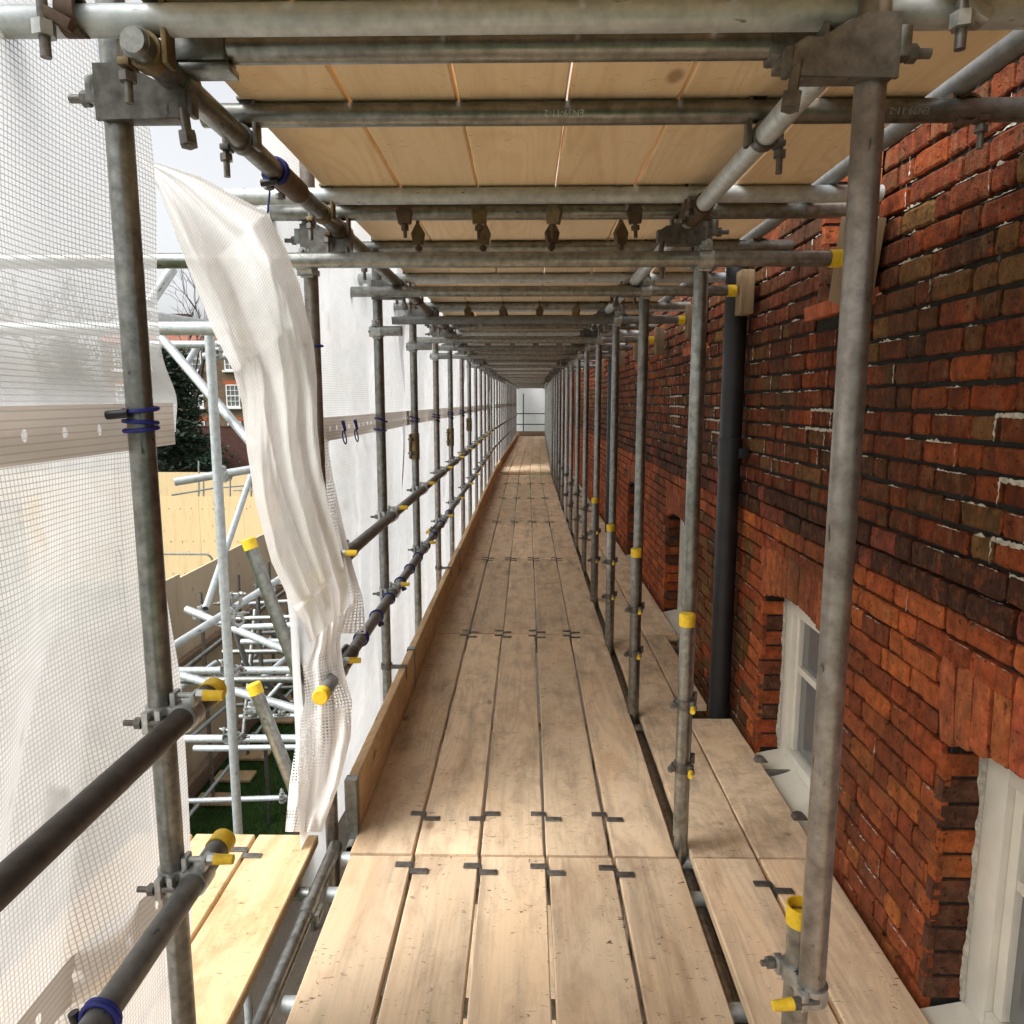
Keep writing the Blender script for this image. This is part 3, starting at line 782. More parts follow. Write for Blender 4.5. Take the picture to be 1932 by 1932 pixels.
# --- deck transoms and ledger below
for k, y in enumerate((0.9, 1.25, 1.45, 1.62, 1.83, 2.30, 2.50, 3.62, 4.85, 5.05)):
    tube((-0.668, y, -BH - TR - .001), (1.06, y, -BH - TR - .001), M['galv_light'] if y < 2.6 else M['galv'], 'cross tube under the walkway boards, %s to the camera' % near(k), 'cross tubes under the walkway', 'scaffold_transom', 'transom')
tube((-0.700, -0.5, -0.036), (-0.700, 2.535, -0.036), M['galv'], 'grey edge tube between the walkway and the side platform', name='scaffold_ledger', cat='ledger')
for k, y in enumerate((1.60, 2.18)):
    b = MB(); b.ring((0, 0, 0), (0, 1, 0), 0.0243, 0.0295, 0.06); b.box((0.034, 0, -.008), (0.02, 0.06, 0.03), None, 0.004)
    o = b.build('sleeve_coupler', M['galv'], None, (-0.700, y, -0.036)); tag(o, 'grey clamp collar on the platform edge tube, %s one' % ('nearer', 'farther')[k], 'coupler', 'clamps on the platform edge tube')
tube((-0.70, 1.2, -0.16), (0.62, 1.2, -0.16), M['galv'], 'low cross tube seen through the gap beside the side platform, nearer one', 'low cross tubes in the gap')
tube((-0.70, 1.72, -0.20), (0.62, 1.72, -0.20), M['galv'], 'low cross tube seen through the gap beside the side platform, farther one', 'low cross tubes in the gap')
tube((0.585, -0.5, -0.10), (0.585, 16.2, -0.10), M['galv_brown'], 'tube below the dark gap along the right edge of the walkway', name='scaffold_ledger', cat='ledger')
tube((-0.66, 2.6, -0.10), (-0.66, 16.2, -0.10), M['galv'], 'tube below the toe boards along the left edge of the walkway', name='scaffold_ledger', cat='ledger')

for j, (a, b_) in enumerate(((-1.3, 2.4), (2.41, 4.9))):
    for i in range(6):
        board(1, DX0 + DP * (i - 1), a, b_, -1.98, 'dim lower lift board under the walkway, %s from left, %s bay' % (nth(i), nth(j)), 'boards of the lower platform')
# --- side platform (loading bay) boards
for i, x in enumerate((-0.878, -1.113, -1.348)):
    board(2, x, -0.6, 2.545, 0.0, ('bright pine platform board nearest the walkway', 'bright pine platform board in the middle of the side platform', 'bright pine platform board at the outer edge of the side platform')[i], 'side platform boards')
for k, (u, v) in enumerate(((463, 1611),)):
    o = put('board_clip', CLIP); o.location = (-0.996, 2.43, 0.0); o.scale = (1.1, 1, 1); tag(o, 'grey clip bridging two bright boards of the side platform', 'board clip', 'board clips on the walkway')
for k, y in enumerate((1.3, 2.3)):
    tube((-1.5, y, -BH - TR - .001), (-0.73, y, -BH - TR - .001), M['galv'], 'cross tube under the side platform, %s one' % ('nearer', 'farther')[k], 'cross tubes under the platform')

# --- toe boards on the left
TJ = [2.55, 4.02, 6.9, 9.7, 12.4, 16.4, 22.0, 28.0, 33.7]
for k in range(len(TJ) - 1):
    a, c = TJ[k], TJ[k + 1]; L = c - a - 0.01; yc = (a + c) / 2
    o = put('toe_board', board_mesh(900 + k, BH, 0.225, L, M['toe'], 0.0012))
    o.location = (-0.648 + bend(yc) + (0.0 if k % 2 else 0.004), yc, 0.098 + R.uniform(-.004, .004)); o.rotation_euler = (0, 0, -math.atan(0.0165 if yc > 16.4 else 0) + R.uniform(-.0016, .0016))
    tag(o, 'upright toe board on the left edge of the walkway, %s from the camera' % nth(k), 'toe board', 'toe boards on the left edge')
    if k < 3:
        h = MB(); h.box((0, -L / 2 + 0.0, 0), (BH + .006, 0.006, 0.229)); h.box((BH / 2 + .0022, -L / 2 + 0.022, 0), (0.002, 0.044, 0.225)); h.box((-BH / 2 - .0022, -L / 2 + 0.022, 0), (0.002, 0.044, 0.225)); h.box((0, -L / 2 + .022, 0.1145), (BH + .006, 0.044, 0.003))
        h.build('end_hoop', M['galv'], o)
for k, (i, z) in enumerate(((2, 0.215), (4, 0.215))):
    b = MB(); b.ring((0, 0, 0), (0, 0, 1), 0.0243, 0.030, 0.03); b.box((0.06, -.01, -.0), (0.09, 0.012, 0.022), None, 0.003); b.box((0.103, -0.01, -.03), (0.008, 0.03, 0.07), None, 0.002)
    o = b.build('toe_board_clip', M['iron'], None, (XL + .005, LY[i], z)); tag(o, 'iron clip hooking a toe board to the %s left standard' % nth(i), 'clip', 'toe board clips')

# --- guard rails
XG = XL + 0.0505
tube((XG, -0.9, 0.964), (XG, 1.535, 0.964), M['steel_dark'], 'upper dark guard rail at left foreground with yellow end cap', 'near guard rails', 'guard_rail', 'guard rail', cap=1, capclosed=False)
tube((XG, -0.9, 0.606), (XG, 1.535, 0.606), M['steel_grey'], 'lower grey guard rail at left foreground with yellow end cap', 'near guard rails', 'guard_rail', 'guard rail', cap=1, capclosed=False)
right_angle((XL, LY[0], 0.964), 'coupler with yellow bolt cover clamping the upper foreground guard rail', 'guard rail couplers', m='iron_bright')
right_angle((XL, LY[0], 0.606), 'coupler with yellow bolt cover clamping the lower foreground guard rail', 'guard rail couplers', m='iron_bright')
for nm, z, m in (('upper', 1.015, 'steel_grey'), ('lower', 0.615, 'steel_grey')):
    sg = [(2.36, 8.4), (8.4, 14.2), (14.2, 16.4), (16.4, 24), (24, 33)]
    for k, (a, b_) in enumerate(sg):
        tube((XG + bend(a), a, z), (XG + bend(b_), b_, z), M[m], '%s guard rail along the white sheeting, %s length beyond the opening' % (nm, nth(k)), 'far guard rails', 'guard_rail', 'guard rail', cap=2 if k == 0 else 0)
    for i, y in enumerate(LY):
        if i == 0 or y > 15: continue
        right_angle((XL + .005, y, z), 'coupler holding the %s guard rail to the %s left standard' % (nm, nth(i)), 'guard rail couplers', m='iron_bright')
    for k, y in enumerate((2.78, 8.4) if nm == 'upper' else (2.72, 5.6)):
        o = empty('sleeve_coupler', (XG, y, z)); o.rotation_euler = (PI / 2, 0.9, 0)
        tag(o, 'dark sleeve with yellow bolt covers on the %s guard rail, %s one' % (nm, ('nearer', 'farther')[k]), 'coupler', 'guard rail sleeves')
        sleeve_parts(o, 'iron', True)
# sleeves and stubs on left standards
for i, z in ((3, 1.30), (5, 1.25), (7, 1.3)):
    o = empty('sleeve_coupler', (XL + .005, LY[i], z)); o.rotation_euler = (0, 0, 0.6)
    tag(o, 'brassy sleeve joining the halves of the %s left standard' % nth(i), 'coupler', 'standard sleeves')
    sleeve_parts(o, 'brass')
for i, z in ((2, 1.93), (3, 1.94), (4, 1.95)):
    tube((XL + 0.02, LY[i] - 0.050, z), (XL + 0.13, LY[i] - 0.050, z), M['galv'], 'short tube stub sticking inward from the %s left standard' % nth(i), 'tube stubs on the left row')
    right_angle((XL + .005, LY[i], z), 'coupler holding the tube stub on the %s left standard' % nth(i), 'stub couplers', False, False, 'iron_bright', rz=-PI / 2)

# --- far end closure
ex = bend(END)
for z, w in ((1.06, 'upper'), (0.58, 'lower')):
    tube((-0.75 + ex, 33.9, z), (0.62 + ex, 33.9, z), M['steel_dark'], '%s guard rail across the far end of the walkway' % w, 'end guard rails', 'guard_rail', 'guard rail')
tube((-0.42 + ex, 33.95, -0.1), (-0.42 + ex, 33.95, 1.95), M['steel_dark'], 'lone dark post at the far end of the walkway', name='scaffold_standard', cat='scaffold standard')
b = MB(); b.box((0, 0, 0), (1.5, 0.04, 0.24), None, 0.004)
tag(b.build('toe_board', M['timber'], None, (-0.05 + ex, 33.86, 0.155)), 'brown toe board across the far end of the walkway', 'toe board')

# stamped marks on two cross tubes (upside down, as the tubes lie)
def stamp(parent_y, x, txt, sz):
    cu = bpy.data.curves.new('stamp', 'FONT'); cu.body = txt; cu.size = sz; cu.extrude = 0.0006; cu.align_x = 'CENTER'
    tmp = bpy.data.objects.new('tmp', cu); COL.objects.link(tmp)
    dg = bpy.context.evaluated_depsgraph_get(); dg.update()
    me = bpy.data.meshes.new_from_object(tmp.evaluated_get(dg)); bpy.data.objects.remove(tmp)
    me.materials.clear(); me.materials.append(M['galv_light'])
    par = [o for o in bpy.data.objects if o.name.startswith('scaffold_transom') and abs(o.location.y - parent_y) < 1e-4 and abs(o.location.z - ZT) < 1e-3][0]
    o = put('stamped_mark', me, par)
    bpy.context.view_layer.update()
    a = rad(20)                                # round on the camera side, a little under the middle
    nrm = Vector((0, -math.cos(a), -math.sin(a)))
    X = Vector((-1, 0, 0)); Y = nrm.cross(X)
    m = Matrix((X, Y, nrm)).transposed().to_4x4(); m.translation = Vector((x, parent_y, ZT)) + nrm * (TR + 0.0001) - Y * sz * .35
    o.matrix_parent_inverse = par.matrix_world.inverted(); o.matrix_world = m
stamp(1.705, 0.078, 'EN39-11-2', 0.019)
stamp(1.705, 0.80, 'EN39-11-2', 0.019)

# ================================================================== SHEETING
def sheet(name, label, fn, nu, nv, uvfn, m, group=None, cat='sheeting'):
    b = MB(); b.grid(fn, nu, nv, uvfn)
    o = b.build(name, m, None, None, True, 179); tag(o, label, cat, group); return o
XS = -0.792
def wob(y, z, k):
    return 0.012 * math.sin(y * 5.1 + 2.2 * z + k) + 0.009 * math.sin(y * 11.3 - 3.1 * z + 1.7 * k) + 0.006 * math.sin(z * 7 + y * 3 + k)
# near upper sheet
def f_up(a, b):
    z = 1.52 + b * 1.15; e = 1.735 - 0.05 * b - 0.015 * math.sin(9 * b)
    y = -0.5 + a * (e + 0.5)
    bag = 0.020 * math.exp(-((z - 1.60) / 0.06) ** 2)
    return (XS - 0.028 + wob(y, z, 0.4) * 1.1 - 0.03 * math.sin(PI * b) + bag, y, z)
o = sheet('debris_sheet', 'near upper white mesh sheet filling the top left of the picture', f_up, 150, 70, lambda a, b: (a * 2.16, 1.15 * b + 0.006 * math.sin(6 * a)), M['net'], 'near mesh sheets')
# near lower sheet with diagonal folds
def f_lo(a, b):
    z = -0.75 + b * 2.32
    e = 1.665 + 0.02 * math.sin(3 * z) - (0.05 if z < 0.9 else 0.0) * (0.9 - z)
    y = -0.5 + a * (e + 0.5)
    q = (1.55 - z)
    fold = 0.050 * math.sin(7.5 * (y + 0.42 * q) - 0.6) * min(1, q * 1.4) + 0.022 * math.sin(17 * (y + 0.25 * q)) * min(1, q)
    fold = fold if q > 0 else 0
    return (XS - 0.040 + max(-0.03, min(0.032, fold)) * (1 if y < 1.5 else 0.5) - 0.0, y, z)
lo = sheet('debris_sheet', 'near lower white mesh sheet hanging in folds behind the foreground rails', f_lo, 170, 150, lambda a, b: (a * 2.17 + 0.02 * math.sin(3 * b), 2.32 * b), M['net_low'], 'near mesh sheets')
def f_hem(a, b):
    y = -0.5 + a * 2.16; z = 1.478 + 0.018 * a + b * 0.088
    if b > 0.85: z += 0.004
    return (XS + 0.003 + 0.004 * math.sin(5 * y), y, z)
hb = MB(); hb.grid(f_hem, 60, 4, lambda a, b: (a * 2.14, b * 0.088)); hb.build('hem_band', M['hem'], lo, None, True, 179)
def f_hem2(a, b):
    y = -0.5 + a * 2.0; z = 0.455 + 0.02 * a + b * 0.085
    q = 1.55 - z; fold = 0.045 * math.sin(7.5 * (y + 0.42 * q) - 0.6)
    return (XS - 0.034 + max(-0.028, min(0.034, fold)), y, z)
hb = MB(); hb.grid(f_hem2, 60, 4, lambda a, b: (a * 2.0, b * 0.085)); hb.build('hem_band', M['hem'], lo, None, True, 179)

# loose curtain folded over in the opening
LB = [(262, 300), (300, 358), (345, 480), (400, 620), (440, 700), (456, 760), (466, 850), (482, 950), (512, 1060), (545, 1130), (572, 1178), (584, 1214)]
RB = [(268, 299), (375, 332), (505, 402), (540, 470), (566, 540), (592, 650), (598, 720), (598, 800), (606, 880), (622, 960), (642, 1040), (658, 1105), (656, 1145)]
def interp(P, t):
    ds = [0]
    for p, q in zip(P, P[1:]): ds.append(ds[-1] + math.hypot(q[0] - p[0], q[1] - p[1]))
    x = t * ds[-1]
    for i in range(len(P) - 1):
        if x <= ds[i + 1] + 1e-9:
            k = (x - ds[i]) / (ds[i + 1] - ds[i]); return (P[i][0] + (P[i + 1][0] - P[i][0]) * k, P[i][1] + (P[i + 1][1] - P[i][1]) * k)
    return P[-1]
def crumple(a, b, sx, sy, seed):
    q = Vector((a * sx, b * sy, seed)); r = 0; w_ = 1.0
    for k in range(4):
        r += w_ * (1 - abs(mnoise.noise(q)) * 2.2); q = q * 2.03 + Vector((3.1, 1.7, 0)); w_ *= 0.5
    return r
def f_cur(a, b):
    l = interp(LB, b); r = interp(RB, b)
    u = l[0] + (r[0] - l[0]) * a; v = l[1] + (r[1] - l[1]) * a
    base = 1.70 + 0.34 * min(1, b * 2.2) + 0.20 * a * min(1, b * 2.5)
    am = min(1, b * 3.0) * (1 if b < .93 else 0.6)
    fold = 0.070 * math.sin(9.0 * a + 3.2 * b + 0.4) + 0.035 * math.sin(19 * a - 5 * b) + 0.016 * math.sin(14 * b + 5 * a)
    fold += 0.045 * math.sin(6.5 * a * a - 7 * b)
    fold = 0.62 * fold + 0.016 * (crumple(a + .5 * b, b * .6, 3.0, 3.0, 4.2) - 1.0) + 0.085 * abs(math.sin(3.4 * a - 2.6 * b + 0.5)) + 0.04 * abs(math.sin(5.0 * a + 4.5 * b)) * a
    return at(u, v, base + fold * am)
def uv_cur(a, b): return (a * 0.42 + 0.10 * b + 0.03 * math.sin(7 * b), b * 1.75 + 0.10 * a)
cur = sheet('loose_sheet', 'loose white mesh sheet folded over and hanging in the open bay', f_cur, 90, 230, uv_cur, M['net_fold'], None)
# narrow second fold behind the curtain's right edge
LB2 = [(592, 700), (590, 800), (600, 900), (612, 980), (632, 1060), (650, 1130), (610, 1195)]
RB2 = [(600, 700), (612, 800), (628, 900), (645, 980), (664, 1060), (685, 1130), (690, 1195)]
def f_c2(a, b):
    l = interp(LB2, b); r = interp(RB2, b)
    u = l[0] + (r[0] - l[0]) * a; v = l[1] + (r[1] - l[1]) * a
    return at(u, v, 2.64 + 0.08 * math.sin(5 * a + 2 * b) * b + 0.12 * a)
b2 = MB(); b2.grid(f_c2, 16, 60, lambda a, b: (a * 0.10, b * 0.95)); b2.build('back_fold', M['net_tail'], cur, None, True, 179)
# torn tail below
LB3 = [(598, 1165), (588, 1225), (572, 1262), (576, 1320), (560, 1390), (546, 1480), (538, 1569)]
RB3 = [(652, 1130), (642, 1210), (648, 1262), (664, 1320), (662, 1390), (640, 1480), (606, 1570)]
def f_c3(a, b):
    l = interp(LB3, b); r = interp(RB3, b)
    u = l[0] + (r[0] - l[0]) * a; v = l[1] + (r[1] - l[1]) * a
    return at(u, v, 2.60 + 0.014 * (crumple(a, b, 2, 3, 9.1) - 1) + (0.025 * math.sin(9 * a + 4 * b) + 0.02 * math.sin(17 * a - 6 * b)) + 0.10 * b)
b3 = MB(); b3.grid(f_c3, 24, 60, lambda a, b: (a * 0.17 + .02 * math.sin(6 * b), b * 0.80)); b3.build('torn_tail', M['net_tail'], cur, None, True, 179)

# corridor sheets (two rows meeting at a hem about head height)
cs = [(2.45, 5.05), (4.95, 9.8), (9.7, 16.5), (17.6, 25.1), (25.0, 34.4)]
for k, (y0, y1) in enumerate(cs):
    L = y1 - y0
    def fu(a, b, y0=y0, L=L, k=k):
        y = y0 + a * L; z = 1.46 + b * 1.25
        p = (y * 0.86) % 1.0
        pull = 0.030 * math.exp(-((z - 1.55) / 0.3) ** 2)
        v = 0.020 * math.sin(y * 5.4 + 3.0 * (1.6 - z)) + 0.013 * math.sin(y * 12.0 + 4 * z) + wob(y, z, k)
        return (XS - 0.03 + max(-0.035, min(0.03, v)) + bend(y), y, z)
    def fl(a, b, y0=y0, L=L, k=k):
        y = y0 + a * L; z = -0.35 + b * 1.86
        q = 1.5 - z
        v = (0.026 * math.sin(y * 5.4 + 1.3 * math.sin(2 * z)) + 0.017 * math.sin(y * 13.0 + 0.9 * q + k)) * min(1, 0.25 + q) + wob(y, z, k + 2)
        return (XS - 0.042 + max(-0.04, min(0.03, v)) + bend(y), y, z)
    nu = int(L * 22)
    sheet('debris_sheet', 'upper corridor sheet of white mesh, %s length beyond the opening' % nth(k), fu, nu, 34, lambda a, b, L=L: (a * L, 1.25 * b), M['net_far'], 'corridor mesh sheets')
    lo_ = sheet('debris_sheet', 'lower corridor sheet of white mesh, %s length beyond the opening' % nth(k), fl, nu, 48, lambda a, b, L=L: (a * L, 1.86 * b), M['net_far'], 'corridor mesh sheets')
    def fh(a, b, y0=y0, L=L):
        y = y0 + a * L; return (XS + 0.006 + 0.004 * math.sin(6 * y) + bend(y), y, 1.435 + 0.095 * b)
    hb = MB(); hb.grid(fh, max(8, int(L * 8)), 3, lambda a, b, L=L: (a * L, b * 0.088)); hb.build('hem_band', M['hem'], lo_, None, True, 179)
b = MB(); b.grid(lambda a, q: (-0.95 + 1.75 * a + ex, 34.5 + 0.05 * math.sin(9 * a + 4 * q), -0.5 + 3.2 * q), 30, 40, lambda a, q: (a * 1.75, q * 3.2))
tag(b.build('debris_sheet', M['net_far'], None, None, True, 179), 'white sheet closing the far end of the walkway', 'sheeting')

# bungee ties
bungee_rings('bungee_tie', (XL, LY[0], 1.545), (0, 0, 1), TR + 0.005, 2, 0.014, 'blue bungee cord wound twice round the nearest left standard at the hem', toggle=((-0.045, -0.034, 0.020), (-0.004, -0.034, 0.024)))
bungee_rings('bungee_tie', (XL, LY[0], 1.575), (0.05, 0, 1), TR + 0.007, 1, 0.01, 'single blue bungee loop just above the doubled cord on the nearest left standard')
bungee_rings('bungee_tie', (XG, 1.06, 0.606), (0, 1, 0), TR + 0.006, 2, 0.011, 'bright blue bungee cord on the lower foreground guard rail', toggle=((-0.038, 0, -0.02), (-0.045, 0.0, 0.008)))
lp = Vector((-XO, 1.93, ZL))
tipw = at(505, 402, 2.05)
bungee_rings('bungee_tie', lp, (0.1, 1, 0), TR + 0.006, 2, 0.010, 'blue bungee on the left ledger holding up the loose sheet', toggle=((-0.03, -0.02, -0.034), (0.012, -0.02, -0.030)), tail=[lp + Vector((-0.03, -0.01, -0.01)), (lp + tipw) / 2 + Vector((-0.004, 0, 0.004)), tipw])
for k, y in enumerate((2.62, 2.98, 3.30, 3.62, 3.95, 4.28, 4.62, 5.0, 5.4, 5.9, 6.5)):
    bungee_rings('bungee_tie', (XG, y, 0.615), (0, 1, 0), TR + 0.005, 2 if k in (0, 1) else 1, 0.011, 'blue bungee on the lower guard rail beyond the opening, %s to the camera' % near(k), toggle=((0.01, 0, -0.042), (0.032, 0.0, -0.03)) if k in (2, 4) else None)
for i in range(2, 8):
    bungee_rings('bungee_tie', (XL + .005, LY[i], 1.475), (0.1, 0, 1), TR + 0.006, 2, 0.05 if i == 2 else 0.02, 'dark blue bungee on the %s left standard at the sheet hem' % nth(i), toggle=((0.0, -0.03, -.03), (0.03, -0.02, -.045)) if i > 3 else None)
for k, (u, v) in enumerate(((647, 800), (670, 798))):
    p = on(u, v, 0, XS + 0.02)
    b = MB(); n = 16
    pts = [Vector((0.004 * math.sin(2 * PI * i / n), 0.020 - 0.018 * math.cos(2 * PI * i / n) + 0.012 * math.sin(2 * PI * i / n), -0.03 - 0.028 * (1 - math.cos(2 * PI * i / n)))) for i in range(n)]
    b.path(pts, 0.003, 6, True); b.tube((0, 0.0, 0.012), (0.004, 0.02, -0.03), 0.008, 8, None, 0.006)
    tag(b.build('bungee_tie', M['blue'], None, p), 'blue bungee loop dangling from the hem eyelets, %s of the two' % ('left', 'right')[k], 'bungee tie', 'blue bungee ties')
bungee_rings('bungee_tie', (XL + .005, LY[1], 1.78), (0.15, 0, 1), TR + 0.006, 1, 0.02, 'dark blue bungee high on the second left standard beside the loose sheet', toggle=((-0.06, -0.02, 0.02), (-0.02, -0.03, 0.0)))
bungee_rings('bungee_tie', (XL + .005, LY[1], 0.56), (0.1, 0, 1), TR + 0.006, 2, 0.02, 'blue bungee low on the second left standard behind the torn sheet')

# ================================================================== BRICK BUILDING
XW = 1.09
bld = empty('brick_building', (XW, 3.0, -3.4)); tag(bld, 'old brick building with arched windows along the right of the walkway', 'building')
def wl(o):                              # keep world coordinates under the building's empty
    o.parent = bld; o.location = Vector(o.location) - Vector(bld.location); return o
CH = 0.0715
LOWN = [(1.03, 1.84), (2.56, 3.335)] + [(y - 0.80, y) for y in (5.72, 7.92, 10.0, 12.1, 14.3)]
UPN = [(y - 0.40, y) for y in (2.86, 5.05, 7.25, 9.4, 11.6, 13.8)]
Z_SPR, Z_CRN, Z_SILL = 0.715, 0.780, -0.02
Z_US = 1.945
def arch_z(y, a, b_):
    t = (y - a) / (b_ - a); return Z_SPR + (Z_CRN - Z_SPR) * 4 * t * (1 - t)
bw = MB(); bw.col = []
def add_brick(y0, y1, z0, z1, col, x=XW, jit=0.0022, out=0.0, th=0.05, rot=0.0):
    e = R.uniform(0.003, 0.007); px = x - R.uniform(-0.003, 0.004) - out
    j = lambda: R.uniform(-jit, jit)
    cr = [R.uniform(0.002, 0.010) for _ in range(4)]
    yl, zl = y1 - y0, z1 - z0
    n1 = 3 if yl > .15 else 2
    P_ = []                                  # outline, anticlockwise in (y,z), corners knocked off
    P_ += [(y0 + cr[0], z0), *[(y0 + yl * (k + 1) / (n1 + 1), z0) for k in range(n1)], (y1 - cr[1], z0)]
    P_ += [(y1, z0 + cr[1]), (y1, z0 + zl * .5), (y1, z1 - cr[2])]
    P_ += [(y1 - cr[2], z1), *[(y1 - yl * (k + 1) / (n1 + 1), z1) for k in range(n1)], (y0 + cr[3], z1)]
    P_ += [(y0, z1 - cr[3]), (y0, z0 + zl * .5), (y0, z0 + cr[0])]
    n = len(P_); cy, cz = (y0 + y1) / 2, (z0 + z1) / 2
    P_ = [(p + j(), q + j()) for p, q in P_]
    def inn(p, q, d): return (p + (d if p < cy - yl * .3 else -d if p > cy + yl * .3 else 0), q + (d if q < cz - zl * .25 else -d if q > cz + zl * .25 else 0))
    back = x + 0.017
    vs = [(back, p, q) for p, q in P_] + [(px + e * .8, p, q) for p, q in P_] + [(px + R.uniform(-.001, .0012), *inn(p, q, e)) for p, q in P_]
    vs = [Vector((p[0] + bend(p[1]), p[1], p[2])) for p in vs]
    if rot:
        c = Vector((x, (y0 + y1) / 2, z0)); m = Matrix.Rotation(rot, 3, 'X'); vs = [m @ (q - c) + c for q in vs]
    fs = []
    for a in (0, n):
        for k in range(n): fs.append((a + k, a + (k + 1) % n, a + n + (k + 1) % n, a + n + k))
    fs.append(tuple(range(2 * n, 3 * n)))
    bw.cur = 0; bw.add(vs, [tuple(reversed(f)) for f in fs])
    for _ in vs: bw.col.append((*col, 1))
def lime_strip(y0, y1, z, h, vert=False, zt=None, wide=False):
    """ragged smear of pale pointing left along a joint"""
    bw.cur = 2; n = max(3, int((y1 - y0) / 0.008)); vs = []; fs = []
    px = XW - 0.0070
    for i in range(n + 1):
        y = y0 + (y1 - y0) * i / n
        k = math.sin(PI * min(1, i / n * 1.0)) ** 0.4 if not wide else 1
        g_ = R.random(); a = (R.uniform(0.5, 1.0) if wide else g_ * g_ * 1.3) * h * k + 0.0003; c = R.uniform(0.0, 0.6 if wide else .25) * h * k
        if vert: vs += [Vector((px + R.uniform(-.002, .003) + bend(z), z - a * .6, y)), Vector((px + R.uniform(-.002, .003) + bend(z), z + a * .6, y))]
        else: vs += [Vector((px + R.uniform(-.002, .003) + bend(y), y, z - c)), Vector((px + R.uniform(-.002, .003) + bend(y), y, z + a))]
    for i in range(n): fs.append((2 * i, 2 * i + 2, 2 * i + 3, 2 * i + 1))
    if vert: fs = [tuple(reversed(f)) for f in fs]
    bw.add(vs, [tuple(reversed(f)) for f in fs])
    for _ in vs: bw.col.append((0.5, 0.5, 0.45, 1))
def pick(z, y):
    r = R.random()
    up = z > 1.19
    # patches in which paler stock bricks gather
    pz = math.sin(y * 2.3 + 1.1) * math.sin(z * 3.7 + y) 
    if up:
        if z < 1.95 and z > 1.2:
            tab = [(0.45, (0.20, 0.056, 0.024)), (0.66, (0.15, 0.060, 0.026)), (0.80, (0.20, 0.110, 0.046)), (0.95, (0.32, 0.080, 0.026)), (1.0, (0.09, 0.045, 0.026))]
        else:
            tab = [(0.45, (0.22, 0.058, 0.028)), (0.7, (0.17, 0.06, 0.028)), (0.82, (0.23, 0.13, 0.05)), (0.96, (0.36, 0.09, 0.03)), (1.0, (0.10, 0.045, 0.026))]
    else:
        if y > 3.45 and y < 4.9 and z < 0.95: tab = [(0.35, (0.17, 0.095, 0.040)), (0.7, (0.13, 0.06, 0.030)), (1.0, (0.26, 0.066, 0.026))]
        else: tab = [(0.55, (0.40, 0.112, 0.044)), (0.80, (0.34, 0.088, 0.038)), (0.93, (0.48, 0.150, 0.048)), (0.98, (0.24, 0.075, 0.040)), (1.0, (0.15, 0.06, 0.038))]
    for p, c in tab:
        if r <= p: break
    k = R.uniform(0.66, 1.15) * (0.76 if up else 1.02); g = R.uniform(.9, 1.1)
    return (c[0] * k, c[1] * k * g * .88, c[2] * k * g * .72)
PATCH = [(1.45, 1.42, 0.18, 0.20), (2.62, 1.52, 0.20, 0.09), (1.40, 1.23, 0.25, 0.10), (4.2, 1.45, 0.15, 0.12), (5.4, 1.5, .25, .15)]
def in_patch(y, z): return any(((y - a) / c) ** 2 + ((z - b_) / d) ** 2 < 1 for a, b_, c, d in PATCH)
z = -0.36; ci = 0
Y0, Y1 = 0.55, 34.3
while z < 2.75:
    zc = z + CH / 2
    openings = []
    for (a, b_) in LOWN:
        if Z_SILL - 0.05 < zc < Z_SPR + 0.21: openings.append((a - (0.0 if zc < Z_SPR else 0.035), b_ + (0.0 if zc < Z_SPR else 0.035)))
    for (a, b_) in UPN:
        if zc > Z_US - 0.06: openings.append((a, b_) if zc > Z_US else (a - 0.03, b_ + 0.03))
    y = Y0 - R.uniform(0, 0.1); k = ci % 2
    far = 0
    while y < Y1:
        L = (0.168 if k % 2 == 0 else 0.082) + R.uniform(-0.012, 0.012)
        j = R.uniform(0.006, 0.012) if zc > 1.19 else R.uniform(0.004, 0.008); bj = R.uniform(0.010, 0.015) if zc > 1.19 else R.uniform(0.006, 0.0105)
        if y > 11: L = 0.168; bj = 0.012
        segs = [(y, y + L)]
        for (a, b_) in openings:
            ns = []
            for (p, q) in segs:
                if q <= a or p >= b_: ns.append((p, q))
                else:
                    if a - p > 0.03: ns.append((p, a))
                    if q - b_ > 0.03: ns.append((b_, q))
            segs = ns
        out = 0.0
        if 1.105 < zc < 1.19: out = 0.013
        elif zc < 1.105: out = 0.004
        for (p, q) in segs:
            c = pick(zc, p)
            if 1.105 < zc < 1.19: c = tuple(v * 0.40 for v in (0.15, 0.06, 0.035)) if R.random() < .7 else (0.20, 0.05, 0.03)
            add_brick(p, q, z + 0.001, z + CH - bj, c, out=out)
            if y < 8:
                pr = 0.42 if zc > 1.19 else 0.22
                pt = in_patch(p, zc)
                if pt or R.random() < pr:
                    a0 = p + R.uniform(0, 0.3) * (q - p); b0 = q - R.uniform(0, .3) * (q - p)
                    if pt: a0, b0 = p - .006, q + .006
                    if b0 - a0 > .03: lime_strip(a0, b0, z + CH - bj - (0.001 if not pt else .002), 0.010 if pt else R.uniform(0.003, 0.009) if zc > 1.19 else R.uniform(0.002, 0.005), wide=pt)
                if pt or R.random() < (0.16 if zc > 1.19 else 0.05): lime_strip(z, z + CH - bj, q + j / 2, 0.007 if pt else 0.0028, vert=True)
        y += L + j; k += 1
    z += CH; ci += 1
# voussoirs
for (a, b_) in LOWN:
    n = 13; w = (b_ - a + 0.07) / n
    for i in range(n):
        y0 = a - 0.035 + i * w; yc = y0 + w / 2
        zb = arch_z(min(max(yc, a), b_), a, b_)
        c = (0.40 * R.uniform(.85, 1.12), 0.115 * R.uniform(.85, 1.12), 0.046)
        add_brick(y0 + 0.0025, y0 + w - 0.0025, zb, Z_SPR + 0.222 + 0.012 * math.sin(PI * (i + .5) / n), c, out=0.006, rot=-(yc - (a + b_) / 2) * 0.20)
